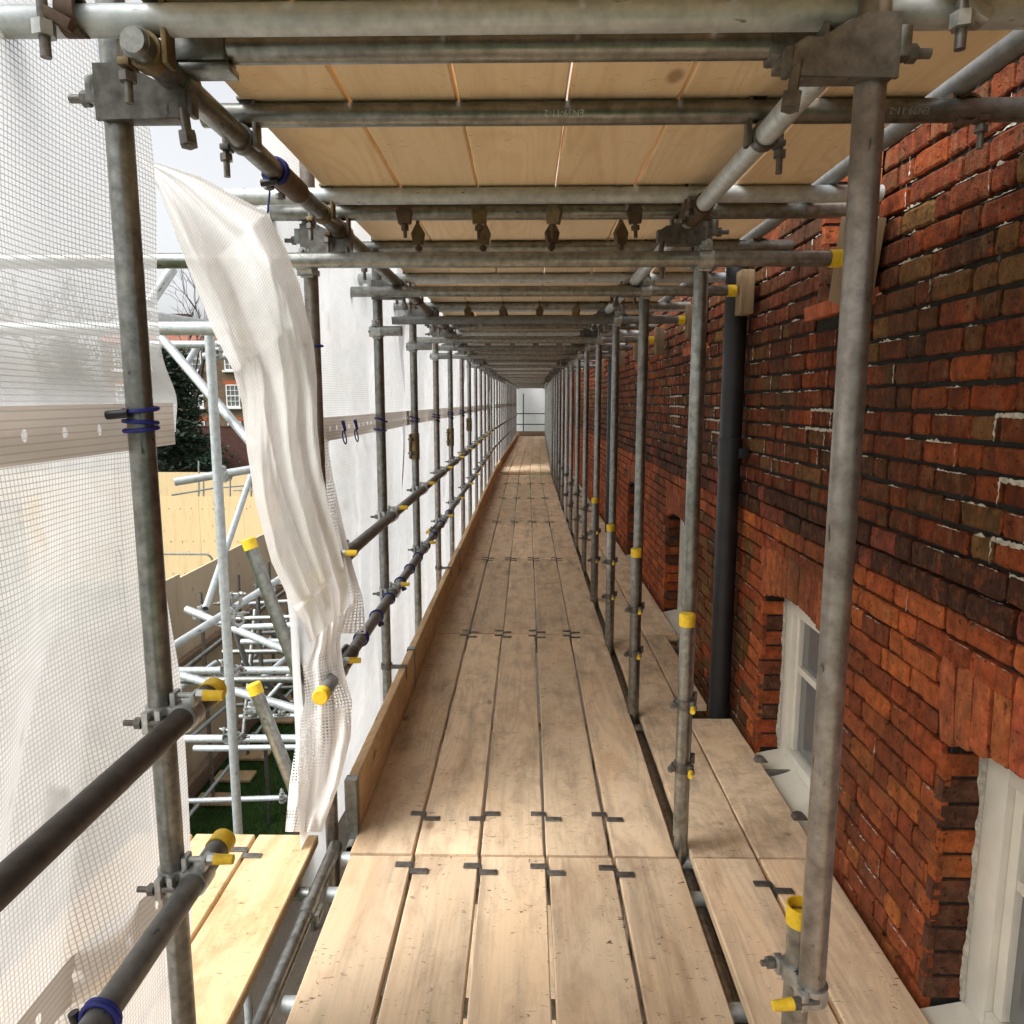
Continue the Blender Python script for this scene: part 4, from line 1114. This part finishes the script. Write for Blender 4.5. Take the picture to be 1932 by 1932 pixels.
# reveals: bricks turned into the opening
def reveal(yj, sgn, z0, z1, depth=0.10):
    zz = z0
    while zz < z1 - 0.02:
        zt = min(zz + CH - 0.006, z1)
        c = pick(0.5, yj) if R.random() < .7 else (0.12, 0.05, 0.03)
        e = 0.0025; j = lambda: R.uniform(-.0015, .0015)
        dx = depth if (int(zz / CH) % 2) else depth
        x0 = XW - 0.004 + j(); x1 = XW + dx
        yb = yj + sgn * 0.03
        vs = [(x0, yb, zz), (x1, yb, zz), (x1, yb, zt), (x0, yb, zt), (x0, yj + sgn * e, zz + e), (x1, yj + sgn * e, zz + e), (x1, yj + sgn * e, zt - e), (x0, yj + sgn * e, zt - e),
              (x0 + e, yj + j(), zz + e), (x1, yj + j(), zz + e), (x1, yj + j(), zt - e), (x0 + e, yj + j(), zt - e)]
        vs = [Vector((p[0] + bend(yj), p[1], p[2])) for p in vs]
        fs = [(8, 9, 10, 11), (4, 8, 11, 7), (11, 10, 6, 7), (4, 5, 9, 8), (0, 4, 7, 3), (7, 6, 2, 3), (0, 1, 5, 4)]
        if sgn > 0: fs = [tuple(reversed(f)) for f in fs]
        bw.cur = 0; bw.add(vs, fs)
        for _ in vs: bw.col.append((*c, 1))
        zz += CH
for (a, b_) in LOWN:
    if a > 12: continue
    reveal(b_, 1, Z_SILL, Z_SPR); reveal(a, -1, Z_SILL, Z_SPR)
for (a, b_) in UPN: reveal(b_, 1, Z_US, 2.75); reveal(a, -1, Z_US, 2.75)
wall = bw.build('wall', [M['brick'], M['mortar'], M['lime']], None, (0, 0, 0), False); wl(wall)
# mortar backing with openings: vertical strips
mb = MB(); xm = XW + 0.015
def mq(y0, y1, z0, z1, x=xm):
    n = max(1, int((y1 - y0) / 2.0))
    for i in range(n):
        p, q = y0 + (y1 - y0) * i / n, y0 + (y1 - y0) * (i + 1) / n
        mb.add([Vector((x + bend(p), p, z0)), Vector((x + bend(q), q, z0)), Vector((x + bend(q), q, z1)), Vector((x + bend(p), p, z1))], [(3, 2, 1, 0)])
cut = sorted(LOWN); yp = 0.3
for (a, b_) in cut:
    mq(yp, a + .001, Z_SILL - .05, Z_CRN); yp = b_ - .001
mq(yp, 34.4, Z_SILL - .05, Z_CRN)
mq(0.3, 34.4, -3.4, Z_SILL - .05); 
mq(0.3, 34.4, Z_CRN + 0.0, Z_US)
for (a, b_) in LOWN:          # spandrel above the curved soffit
    n = 10
    for i in range(n):
        p, q = a + (b_ - a) * i / n, a + (b_ - a) * (i + 1) / n
        mb.add([Vector((xm + bend(p), p, arch_z(p, a, b_))), Vector((xm + bend(q), q, arch_z(q, a, b_))), Vector((xm + bend(q), q, Z_CRN)), Vector((xm + bend(p), p, Z_CRN))], [(3, 2, 1, 0)])
        mb.add([Vector((xm + bend(p), p, arch_z(p, a, b_))), Vector((xm + bend(q), q, arch_z(q, a, b_))), Vector((XW + .14 + bend(q), q, arch_z(q, a, b_))), Vector((XW + .14 + bend(p), p, arch_z(p, a, b_)))], [(0, 1, 2, 3)])
yp = 0.3
for (a, b_) in UPN:
    mq(yp, a + .001, Z_US, 5.5); yp = b_ - .001
mq(yp, 34.4, Z_US, 5.5)
wl(mb.build('mortar', M['mortar'], None, (0, 0, 0), False))
# jamb backing boards and building body
for (a, b_) in LOWN + UPN:
    lo_z, hi_z = (Z_SILL - .05, Z_SPR) if (a, b_) in LOWN else (Z_US, 5.4)
    for yj in (a, b_):
        bb_ = MB(); yy = yj + (-1 if yj == a else 1) * 0.007
        bb_.add([Vector((XW + .007 + bend(yj), yy, lo_z)), Vector((XW + .16 + bend(yj), yy, lo_z)), Vector((XW + .16 + bend(yj), yy, hi_z)), Vector((XW + .007 + bend(yj), yy, hi_z))], [(0, 1, 2, 3)])
        wl(bb_.build('jamb', M['mortar'], None, (0, 0, 0), False))
b = MB(); b.box((XW + 2.35, 17.3, 1.05), (4.2, 34.0, 8.9)); wl(b.build('inner_mass', M['farwall'], None, (0, 0, 0), False))
# windows
def window(a, b_, z0, z1, arched, idx, lower):
    bx = bend(b_); x = XW + 0.10 + bx
    f = MB(); w = 0.085
    def bar(ya, yb, za, zb, xa=0.0, th=0.05): f.box((x + xa + th / 2, (ya + yb) / 2, (za + zb) / 2), (th, yb - ya, zb - za), None, 0.003)
    bar(b_ - 0.012 - w, b_ - 0.010, z0, z1); bar(a + 0.010, a + 0.012 + w, z0, z1)
    bar(a + 0.013 + w, b_ - 0.013 - w, z1 - w - (0.0), z1)
    bar(a + 0.013 + w, b_ - 0.013 - w, z0, z0 + 0.05)
    # sash stiles and bars, set back
    bar(b_ - 0.014 - w - 0.035, b_ - 0.014 - w, z0 + .052, z1 - w - .002, 0.018, 0.03); bar(a + 0.014 + w, a + 0.014 + w + 0.035, z0 + .052, z1 - w - .002, 0.018, 0.03)
    zm = z0 + (z1 - z0) * 0.55
    bar(a + 0.05 + w, b_ - 0.05 - w, zm, zm + 0.03, 0.020, 0.026); ym = (a + b_) / 2
    bar(ym - 0.010, ym + 0.010, z0 + .053, zm - .001, 0.024, 0.02)
    o = f.build('window', M['paint'], None, (0, 0, 0)); wl(o)
    g = MB(); g.box((x + 0.042, (a + b_) / 2, (z0 + z1) / 2), (0.006, b_ - a - 0.2, z1 - z0 - 0.12)); 
    gg = g.build('glass', M['glass'], o)
    s_ = MB()
    if lower:
        s_.prism([(-0.025, -0.075), (0.115, -0.075), (0.115, 0.0), (-0.024, -0.030)], (XW + bx, (a + b_) / 2, z0), (1, 0, 0), (0, 0, 1), (0, 1, 0), b_ - a - 0.01)
        s_.build('sill', M['paint'] , o)
    else:
        n = 4; wd = (b_ - a + 0.10) / n
        for i in range(n): s_.box((XW + 0.03 + bx, a - 0.05 + wd * (i + .5), z0 - 0.033), (0.15, wd - 0.004, 0.05), Matrix.Rotation(-0.12, 3, 'Y'), 0.003)
        s_.build('sill', M['tile'], o)
for i, (a, b_) in enumerate(LOWN): window(a, b_, Z_SILL + 0.0, Z_SPR + 0.028, True, i, True)
for i, (a, b_) in enumerate(UPN): window(a, b_, Z_US + 0.01, 3.4, False, i, False)
# crusty white sealant beside the near frames
for (a, b_) in LOWN[:2]:
    sl = MB(); n = 70; vs = []; fs = []; w_ = 0.004
    for i in range(n + 1):
        z_ = Z_SILL + (Z_SPR - Z_SILL) * i / n; w_ = max(0.001, min(0.013, w_ + R.uniform(-.003, .003)))
        vs += [Vector((XW + 0.097 - w_, b_ - 0.002, z_)), Vector((XW + 0.099, b_ - 0.014, z_))]
    for i in range(n): fs.append((2 * i, 2 * i + 1, 2 * i + 3, 2 * i + 2))
    sl.add(vs, fs); wl(sl.build('frame_sealant', M['lime'], None, (0, 0, 0), False))
# drainpipe
dp = empty('drainpipe', (1.015, 3.74, -3.4)); tag(dp, 'black round drainpipe fixed to the brick wall past the white window', 'drainpipe')
b = MB(); b.tube((0, 0, 0), (0, 0, 7.5), 0.054, 28); b.build('pipe', M['pipe'], dp)
for z_ in (1.34 + 3.4, 3.2 + 3.4, -0.6 + 3.4):
    b = MB(); b.tube((0, 0, z_ - 0.06), (0, 0, z_ + 0.06), 0.060, 28); b.tube((0, 0, z_ + 0.06), (0, 0, z_ + 0.070), 0.063, 28); b.box((0.05, 0, z_), (0.05, 0.15, 0.05), None, 0.004); b.build('collar', M['pipe'], dp)
dp2 = empty('drainpipe', (1.03, 9.1, -3.4)); tag(dp2, 'distant dark drainpipe between the far windows of the brick wall', 'drainpipe')
b = MB(); b.tube((0, 0, 0), (0, 0, 7.5), 0.054, 20); b.build('pipe', M['pipe'], dp2)

# ================================================================== OUTSIDE, LEFT
GZ = -3.4
b = MB(); b.grid(lambda a, q: (-160 + 300 * a, -40 + 330 * q, GZ), 60, 60, lambda a, q: (a, q)); struct(b.build('ground', M['ground']))
b = MB(); b.grid(lambda a, q: (-2.75 + 3.85 * a + 0.06 * math.sin(14 * q), -8 + 44 * q, GZ + 0.005), 6, 60); struct(b.build('gravel_path', M['gravel']))
# grass blades on the strip of lawn in view
gb = MB(); gr = random.Random(3)
for _ in range(26000):
    x, y = gr.uniform(-4.3, -2.7), gr.uniform(5.5, 13.5)
    h = gr.uniform(0.03, 0.075); a = gr.uniform(0, 6.28); w = 0.006
    dx, dy = math.cos(a) * w, math.sin(a) * w; lx, ly = gr.uniform(-.03, .03), gr.uniform(-.03, .03)
    gb.add([Vector((x - dx, y - dy, GZ)), Vector((x + dx, y + dy, GZ)), Vector((x + lx, y + ly, GZ + h))], [(0, 1, 2)])
M['blade'] = mat_plain('grass_blades', (0.060, 0.130, 0.030), 0.7, 0, 0.5, 2.2, 0.2)
g = gb.build('grass', M['blade'], None, None, False); struct(g, 'stuff')

# pale plywood hoarding running away, orange hoarding across
hp = empty('plywood_hoarding', (-4.36, 10, GZ)); tag(hp, 'pale plywood hoarding running away below the open bay', 'hoarding')
y = 4.2; k = 0
while y < 24:
    b = MB(); h = 2.80 + (0.02 if k % 3 == 0 else 0.0) + 0.012 * k * 0
    b.box((-0.0, y + 0.61 - 10, h / 2 + (0.03 if k % 2 else 0.0)), (0.022, 1.214, h)); o = b.build('plywood_sheet', M['ply_pale'], hp); y += 1.22; k += 1
b = MB(); b.box((0.06, 4.5, 1.72), (0.09, 19.5, 0.16), None, 0.004); b.build('rail_timber', M['timber'], hp)
b = MB(); b.box((0.14, 4.5, 0.16), (0.10, 19.5, 0.22), None, 0.004); b.build('kick_timber', M['timber'], hp)
ho = empty('plywood_hoarding', (-9.5, 20, GZ)); tag(ho, 'bright orange plywood hoarding facing the open bay', 'hoarding')
for k in range(6):
    b = MB(); b.box((-4.9 + 1.22 * k + 1.2, 0, 1.22), (1.214, 0.022, 2.43)); b.build('plywood_sheet', M['ply'], ho)
b = MB()
for k in range(6):
    for zz in (0.3, 1.2, 2.1):
        for q in range(4): b.tube((-4.6 + 1.22 * k + 1.0 + 0.3 * q, -0.010, zz + R.uniform(-.02, .02)), (-4.6 + 1.22 * k + 1.0 + .3 * q, -0.015, zz), 0.016, 6)
b.build('screw_heads', M['iron_rust'], ho)
h2 = empty('plywood_hoarding', (-16, 31, GZ)); tag(h2, 'distant tan hoarding behind the orange one', 'hoarding')
b = MB(); b.box((0, 0, 1.03), (14, 0.03, 2.06)); b.build('plywood_sheet', M['ply'], h2)
b = MB(); b.box((0, -0.06, 0.62), (14, 0.08, 0.5)); b.build('grey_skirt', mat_plain('mauve_grey_board', (0.22, 0.19, 0.20), 0.8), h2)
# mesh fence panels before the orange hoarding
for k, (x0, x1) in enumerate(((-9.3, -6.05), (-5.93, -2.7))):
    o = empty('temporary_fence', (x0, 14.0, GZ)); W = x1 - x0
    tag(o, 'temporary steel fence panel before the orange hoarding, %s one' % ('left', 'right')[k], 'fence panel', 'temporary fence panels')
    b = MB(); H = 2.08; rr = 0.14
    pts = [(0, 0, 0), (0, 0, H - rr)] + [(rr - rr * math.cos(t), 0, H - rr + rr * math.sin(t)) for t in (0.4, 0.8, 1.2)] + [(rr, 0, H), (W - rr, 0, H)] + [(W - rr + rr * math.sin(t), 0, H - rr + rr * math.cos(t)) for t in (0.4, 0.8, 1.2)] + [(W, 0, H - rr), (W, 0, 0)]
    b.path(pts, 0.021, 8); b.build('frame', M['galv'], o)
    b = MB(); b.tube((0, 0, 0.25), (W, 0, 0.25), 0.014, 6); 
    b.build('bottom_rail', M['galv'], o)
o = MB().box((0, 0, 0), (0.16, 0.05, 0.06), None, 0.005).build('fence_coupler', M['iron_bright'], None, (-5.99, 13.98, GZ + 1.05)); tag(o, 'small clamp joining the two temporary fence panels', 'clamp')

# outer scaffold tower tubes: (u0,v0,d0,u1,v1,d1) measured, then put at their own distances
OG = 'outer scaffold tubes'
def otube(u0, v0, d0, u1, v1, d1, label, m='galv_light', cap=0, r=TR):
    return tube(at(u0, v0, d0), at(u1, v1, d1), M[m], label, OG, cap=cap, r=r, seg=16)
def otube_v(x, y, z0, z1, label, m='galv_light'):
    return tube((x, y, z0), (x, y, z1), M[m], label, OG, 'scaffold_standard', 'scaffold standard', seg=16)
otube_v(-1.573, 3.76, GZ, 1.92, 'tall pale outer standard rising from the lawn in the middle of the open bay')
otube_v(-2.02, 6.42, GZ, -0.05, 'outer standard rising from the lawn edge, half hidden by the torn sheet', 'galv')
tube((-1.95, 2.70, 1.848), (-0.775, 2.70, 1.848), M['galv_light'], 'thick level outer tube just below the bare tree', OG)
otube(280, 596, 3.3, 425, 618, 3.75, 'slanting outer tube just above the thick level tube')
otube(250, 650, 4.82, 520, 650, 4.85, 'second level outer tube below the thick one')
otube(384, 672, 5.1, 470, 672, 5.1, 'short level outer tube at the top of the tall outer standard')
otube(292, 622, 4.1, 480, 843, 3.75, 'long diagonal outer brace falling to the right behind the loose sheet')
otube(282, 572, 3.4, 325, 508, 3.5, 'short diagonal outer tube at the gap top against the sky')
otube(352, 688, 5.6, 372, 655, 5.8, 'tiny diagonal tube end behind the second level tube')
otube(330, 909, 4.25, 495, 882, 4.35, 'slanting outer rail crossing the tall standard above the orange hoarding')
otube(476, 890, 6.2, 388, 1149, 4.95, 'pale diagonal tube with open lower end before the orange hoarding')
otube(590, 1345, 2.84, 469, 1020, 2.80, 'leaning grey tube with yellow cap, upper of the two in the open bay', 'galv', 1)
otube(575, 1540, 2.84, 479, 1293, 2.80, 'leaning grey tube with yellow cap, lower of the two in the open bay', 'galv', 1)
otube(300, 1236, 4.2, 548, 1080, 5.0, 'diagonal outer tube rising right to the pale hoarding, upper one')
otube(351, 1149, 4.9, 600, 1252, 4.75, 'diagonal outer tube falling right across the tall standard, upper one')
otube(300, 1262, 4.5, 600, 1350, 4.0, 'diagonal outer tube falling right toward the lower yellow cap')
otube(280, 1266, 4.6, 620, 1264, 4.65, 'bright level outer tube at mid height of the open bay')
otube(280, 1284, 5.0, 620, 1281, 5.0, 'grey level outer tube just under the bright level tube', 'galv')
otube(340, 1394, 4.62, 610, 1393, 4.62, 'bright level outer tube over the lawn')
otube(432, 1411, 6.5, 610, 1409, 6.4, 'thin level outer tube behind the one over the lawn')
otube(330, 1512, 6.75, 540, 1505, 6.55, 'thin pale level outer tube low over the lawn')
otube(455, 1211, 6.2, 620, 1209, 6.2, 'level outer tube behind the upper leaning tube')
otube(430, 1168, 7.2, 620, 1162, 7.0, 'level outer tube beside the pale hoarding, higher one', 'galv')
otube(436, 1184, 6.0, 620, 1177, 6.0, 'level outer tube beside the pale hoarding, lower one')
otube(420, 1230, 7.0, 620, 1228, 7.0, 'distant grey level tube behind the leaning tube', 'galv')
otube(337, 1300, 6.4, 407, 1250, 7.6, 'short rising tube between foreground standard and tall outer standard')
otube(472, 1300, 5.2, 545, 1238, 6.2, 'short rising tube behind the lower leaning tube')
otube(448, 1420, 7.8, 478, 1385, 8.8, 'small dark rising tube low beside the tall outer standard', 'galv')
otube(438, 1170, 6.5, 480, 1300, 6.9, 'dark diagonal brace falling right beside the tall standard', 'steel_grey')
otube(458, 1400, 7.0, 482, 1150, 7.4, 'thin steep brace beside the tall outer standard', 'galv')
for k, (u, v) in enumerate(((378, 1118), (416, 1118), (449, 1084), (507, 1060), (540, 1050))):
    p = on(u, v, 0, -3.92); otube_v(p.x, p.y, GZ, p.z, 'dull post standing before the pale hoarding, %s to the camera' % near(k), 'galv_brown')
    b = MB(); b.box((0, 0, 0.02), (0.5, 0.26, 0.038), None, 0.004); o = b.build('sole_board', M['toe'], None, (p.x + 0.05, p.y, GZ + .03)); tag(o, 'timber sole board on the lawn under the %s dull post' % near(k), 'timber board', 'sole boards on the lawn')
tube((-3.80, 5.5, GZ + 0.36), (-3.80, 14, GZ + 0.36), M['galv_light'], 'bright tube along the foot of the pale hoarding', OG, seg=16)
tube((-3.80, 5.5, GZ + 2.05), (-3.80, 14, GZ + 2.05), M['galv'], 'tube along the upper part of the pale hoarding', OG, seg=16)
otube(366, 1412, 5.6, 436, 1412, 5.6, 'short mint painted tube end above the lawn', 'galv_light')
wr = random.Random(21)
web = [(446, 1330, 9.0, 590, 1322, 9.2), (452, 1352, 8.0, 585, 1350, 8.0), (440, 1300, 9.5, 590, 1296, 9.8), (455, 1250, 9.0, 590, 1244, 9.3), (470, 1195, 9.0, 590, 1190, 9.2),
       (452, 1140, 10.0, 590, 1131, 10.2), (470, 1150, 9.0, 560, 1250, 9.4), (560, 1150, 9.0, 480, 1240, 9.4), (470, 1260, 8.2, 560, 1340, 8.6), (575, 1240, 8.5, 490, 1335, 8.0),
       (345, 1330, 8.2, 400, 1290, 9.2), (350, 1400, 8.0, 430, 1330, 9.4), (480, 1105, 10.5, 590, 1098, 10.6), (500, 1130, 10.5, 585, 1210, 10.5)]
for k, q in enumerate(web):
    otube(*q, ('level' if abs(q[1] - q[4]) < 15 else 'slanting') + ' thin tube in the scaffold web far below the opening, %s counted' % nth(k), 'galv_light' if k % 2 else 'galv')
for k, (x, y, zt) in enumerate(((-3.05, 8.2, -0.3), (-3.1, 9.6, -0.2), (-3.15, 11.0, -0.2), (-2.45, 9.0, -0.4), (-2.5, 10.6, -0.4))):
    otube_v(x, y, GZ, zt, 'thin upright in the scaffold web beside the pale hoarding, %s counted' % nth(k), 'galv_light' if k % 2 else 'galv')
# couplers on the outer frame
oc = [(400, 664, 3.95), (420, 899, 4.0), (427, 1135, 4.0), (432, 1172, 4.0), (440, 1266, 4.05), (446, 1394, 4.1), (505, 1118, 4.9), (470, 1345, 4.1), (372, 1160, 5), (531, 1345, 6.4), (410, 1272, 7.2), (533, 1508, 6.4)]
for k, (u, v, d) in enumerate(oc):
    p = at(u, v, d)
    right_angle(p, 'pale coupler on the outer scaffold frame, %s from the top of the open bay' % nth(k), 'outer scaffold couplers', False, k == 7, 'iron_bright', rz=R.uniform(0, 3))
# far low scaffold behind the orange hoarding
for k, (u, d, v0, v1) in enumerate(((375, 26, 870, 960), (384, 27, 902, 960), (434, 26, 890, 960), (474, 27, 878, 960), (505, 25, 868, 960), (522, 26, 873, 960))):
    tube(at(u, v1, d), at(u, v0, d), M['galv'], 'distant thin post behind the orange hoarding, %s from the left' % nth(k), 'distant posts', 'scaffold_standard', 'scaffold standard', r=0.03, seg=8)
for k, q in enumerate(((325, 934, 24, 410, 920, 27), (405, 921, 27, 560, 908, 29), (340, 952, 23.5, 430, 952, 25), (440, 925, 26, 560, 926, 27))):
    tube(at(q[0], q[1], q[2]), at(q[3], q[4], q[5]), M['galv_light'], 'distant thin rail behind the orange hoarding, %s from the left' % nth(k), 'distant rails', r=0.03, seg=8)

# boundary wall, notice, house, trees
b = MB(); b.box((0, 0, 1.75), (60, 0.35, 3.5)); b.box((0, 0, 3.53), (60, 0.42, 0.07))
tag(b.build('boundary_wall', M['farwall'], None, (-30, 45, GZ)), 'dark red brick boundary wall far beyond the orange hoarding', 'wall')
p = on(379, 856, 1, 44.7)
nb = empty('notice_board', (p.x, 44.7, p.z)); tag(nb, 'pale notice board on the dark boundary wall', 'notice board')
b = MB(); b.box((0, 0, 0), (0.55, 0.04, 0.75)); b.build('panel', M['whitepaint'], nb)
b = MB(); b.box((0.02, -0.024, -0.05), (0.32, 0.006, 0.4)); b.build('poster', mat_plain('olive_print', (0.35, 0.37, 0.16), 0.7), nb)
sr = random.Random(8); b = MB()
for _ in range(900):
    q = Vector((sr.gauss(0, .8), sr.gauss(0, .5), abs(sr.gauss(0.5, 0.5)))); a = Vector((sr.uniform(-1, 1), sr.uniform(-1, 1), sr.uniform(-1, 1))).normalized() * 0.11; c = a.orthogonal() * 0.6
    b.add([q - a, q + c, q + a, q - c], [(0, 1, 2, 3)])
sh = empty('shrub', (p.x + .1, 43.6, GZ + 1.2)); tag(sh, 'dark green shrub below the notice board', 'shrub'); b.build('foliage', M['leaf_shrub'], sh, None, False)
b = MB(); b.tube((0, 0, -1.2), (0, 0, 0.5), 0.08, 8); b.build('stem', M['bark'], sh)

hs = empty('brick_house', (-22, 62, GZ)); tag(hs, 'brown brick house with white sash windows beyond the boundary wall', 'house')
b = MB(); b.box((0, 4, 4.9), (26, 8, 9.8)); b.build('wall', M['farbrick'], hs, None, False)
b = MB(); b.prism([(-0.4, 9.8), (4.0, 11.4), (8.4, 9.8)], (0, 0, 0), (0, 1, 0), (0, 0, 1), (1, 0, 0), 26.6); rf = b.build('roof', M['roof'], hs, None, False)
for x in (-8, 5.0):
    c = MB(); c.box((x, 4, 11.5), (1.6, 0.9, 2.0)); c.build('chimney', M['farwall'], rf, None, False)
for ri, zz in enumerate((1.6, 4.6, 7.6)):
    for ci_ in range(8):
        x = -11 + 3.05 * ci_ - 0.4
        if x > 12.4: continue
        f = MB(); W, H = 1.05, 1.75
        for (cx_, cz_, sx, sz) in ((-W/2, 0, .09, H), (W/2, 0, .09, H), (0, H/2, W, .09), (0, -H/2, W, .09), (0, 0, W, .08), (-W/6, 0, .04, H), (W/6, 0, .04, H), (0, H/4, W, .04), (0, -H/4, W, .04)):
            f.box((x + cx_, -0.05 - 0.001 * sx, zz + H / 2 + cz_), (sx, 0.05 + 0.02 * sx, sz))
        o = f.build('window', M['whitepaint'], hs, None, False)
        f = MB(); f.box((x, -0.012, zz + H / 2), (W, 0.02, H)); f.build('pane', M['glass'], o, None, False)
        f = MB(); f.box((x, -0.14, zz - 0.12), (W + 0.35, 0.3, 0.16)); f.build('sill', M['whitepaint'], o, None, False)
        f = MB(); f.prism([(-W/2 - .15, 0), (W/2 + .15, 0), (W/2 + .3, .32), (-W/2 - .3, .32)], (x, -0.02, zz + H + .05), (1, 0, 0), (0, 0, 1), (0, 1, 0), 0.05); f.build('lintel', M['tile'], o, None, False)

def conifer(x, y, h, rad_, label, seed):
    rr = random.Random(seed); o = empty('conifer_tree', (x, y, GZ)); tag(o, label, 'tree')
    b = MB(); b.tube((0, 0, 0), (0, 0, h * 0.95), 0.35, 10, None, 0.06)
    brs = []
    for k in range(95):
        t = 0.10 + 0.88 * rr.random(); z = h * t; L = rad_ * (1.05 - t) ** 0.7 * rr.uniform(0.55, 1.1); a = rr.uniform(0, 2 * PI)
        e = Vector((math.cos(a) * L, math.sin(a) * L, z + rr.uniform(-0.08, 0.14) * L)); b.tube((0, 0, z), e, 0.06, 5, None, 0.015); brs.append((Vector((0, 0, z)), e))
    b.build('trunk', M['bark'], o)
    c = MB()
    for p0, p1 in brs:
        n = int(60 + 60 * (p1 - p0).length / rad_)
        for _ in range(n):
            t = rr.random() ** 0.6; q = p0.lerp(p1, t) + Vector((rr.gauss(0, .35), rr.gauss(0, .35), rr.gauss(-.08, .14)))
            a = Vector((rr.uniform(-1, 1), rr.uniform(-1, 1), rr.uniform(-.45, .45))).normalized() * rr.uniform(0.10, 0.26); s_ = a.orthogonal().normalized() * rr.uniform(0.04, 0.10)
            c.add([q - a, q + s_, q + a, q - s_], [(0, 1, 2, 3)])
    c.build('crown', M['leaf'], o, None, False)
conifer(-19.0, 40, 7.9, 2.3, 'dark conifer tree left of the brick house in the gap', 5)
conifer(-27.0, 44, 9.0, 3.5, 'dark conifer tree behind the near mesh sheets', 9)
def bare_tree(x, y, h, label, seed):
    rr = random.Random(seed); o = empty('bare_tree', (x, y, GZ)); tag(o, label, 'tree')
    tk = MB(); cr = MB()
    def grow(p, d, L, r, lev):
        q = p + d * L; mid = (p + q) / 2 + Vector((rr.uniform(-.06, .06), rr.uniform(-.06, .06), 0)) * L
        (tk if lev < 2 else cr).path([p, mid, q], [r, r * .85, r * .7], 6 if lev < 2 else 3)
        if lev >= 6 or r < 0.004: return
        n = 2 if lev == 0 else 3
        for k in range(n):
            ax = d.orthogonal().normalized(); ax = Quaternion(d, rr.uniform(0, 2 * PI)) @ ax
            nd = (Quaternion(ax, rr.uniform(0.25, 0.75)) @ d + Vector((0, 0, 0.10))).normalized()
            grow(q if k else mid.lerp(q, rr.uniform(.4, 1)), nd, L * rr.uniform(0.62, 0.82), r * 0.58, lev + 1)
    grow(Vector((0, 0, 0)), Vector((0, 0, 1)), h * 0.28, 0.28, 0)
    tk.build('trunk', M['bark'], o); cr.build('crown', M['twig'], o)
bare_tree(-23.2, 52, 16.0, 'bare winter tree rising behind the house roof', 4)
bare_tree(-30.5, 50, 16.0, 'bare winter tree behind the dark conifer', 6)

# ================================================================== LIGHT
w = bpy.data.worlds.new('World'); S.world = w; w.use_nodes = True
nt = w.node_tree; bg = nt.nodes['Background']
sky = nt.nodes.new('ShaderNodeTexSky'); sky.sky_type = 'NISHITA'; sky.sun_disc = False
SUN_EL, SUN_AZ = rad(48), rad(-118)          # azimuth measured from +y toward +x
sky.sun_elevation = SUN_EL; sky.sun_rotation = SUN_AZ
sky.air_density = 1.0; sky.dust_density = 4.0; sky.ozone_density = 1.0
hsv = nt.nodes.new('ShaderNodeHueSaturation'); hsv.inputs['Saturation'].default_value = 0.14
nt.links.new(sky.outputs[0], hsv.inputs['Color']); nt.links.new(hsv.outputs[0], bg.inputs[0])
bg.inputs[1].default_value = 0.11
sd = bpy.data.lights.new('sun', 'SUN'); sd.energy = 1.2; sd.angle = rad(42); sd.color = (1.0, 0.975, 0.94)
so = bpy.data.objects.new('sun', sd); COL.objects.link(so)
dirv = Vector((math.sin(SUN_AZ) * math.cos(SUN_EL), math.cos(SUN_AZ) * math.cos(SUN_EL), math.sin(SUN_EL)))
so.rotation_mode = 'QUATERNION'; so.rotation_quaternion = Vector((0, 0, 1)).rotation_difference(dirv); so.location = (-10, 5, 15)

S.render.engine = 'CYCLES'
c = S.cycles
c.max_bounces = 10; c.diffuse_bounces = 6; c.glossy_bounces = 4; c.transmission_bounces = 6; c.transparent_max_bounces = 16
c.sample_clamp_indirect = 6.0; c.caustics_reflective = False; c.caustics_refractive = False
c.use_denoising = True
vs_ = S.view_settings
vs_.view_transform = 'Standard'; vs_.look = 'None'; vs_.gamma = 1.0; vs_.exposure = 1.28
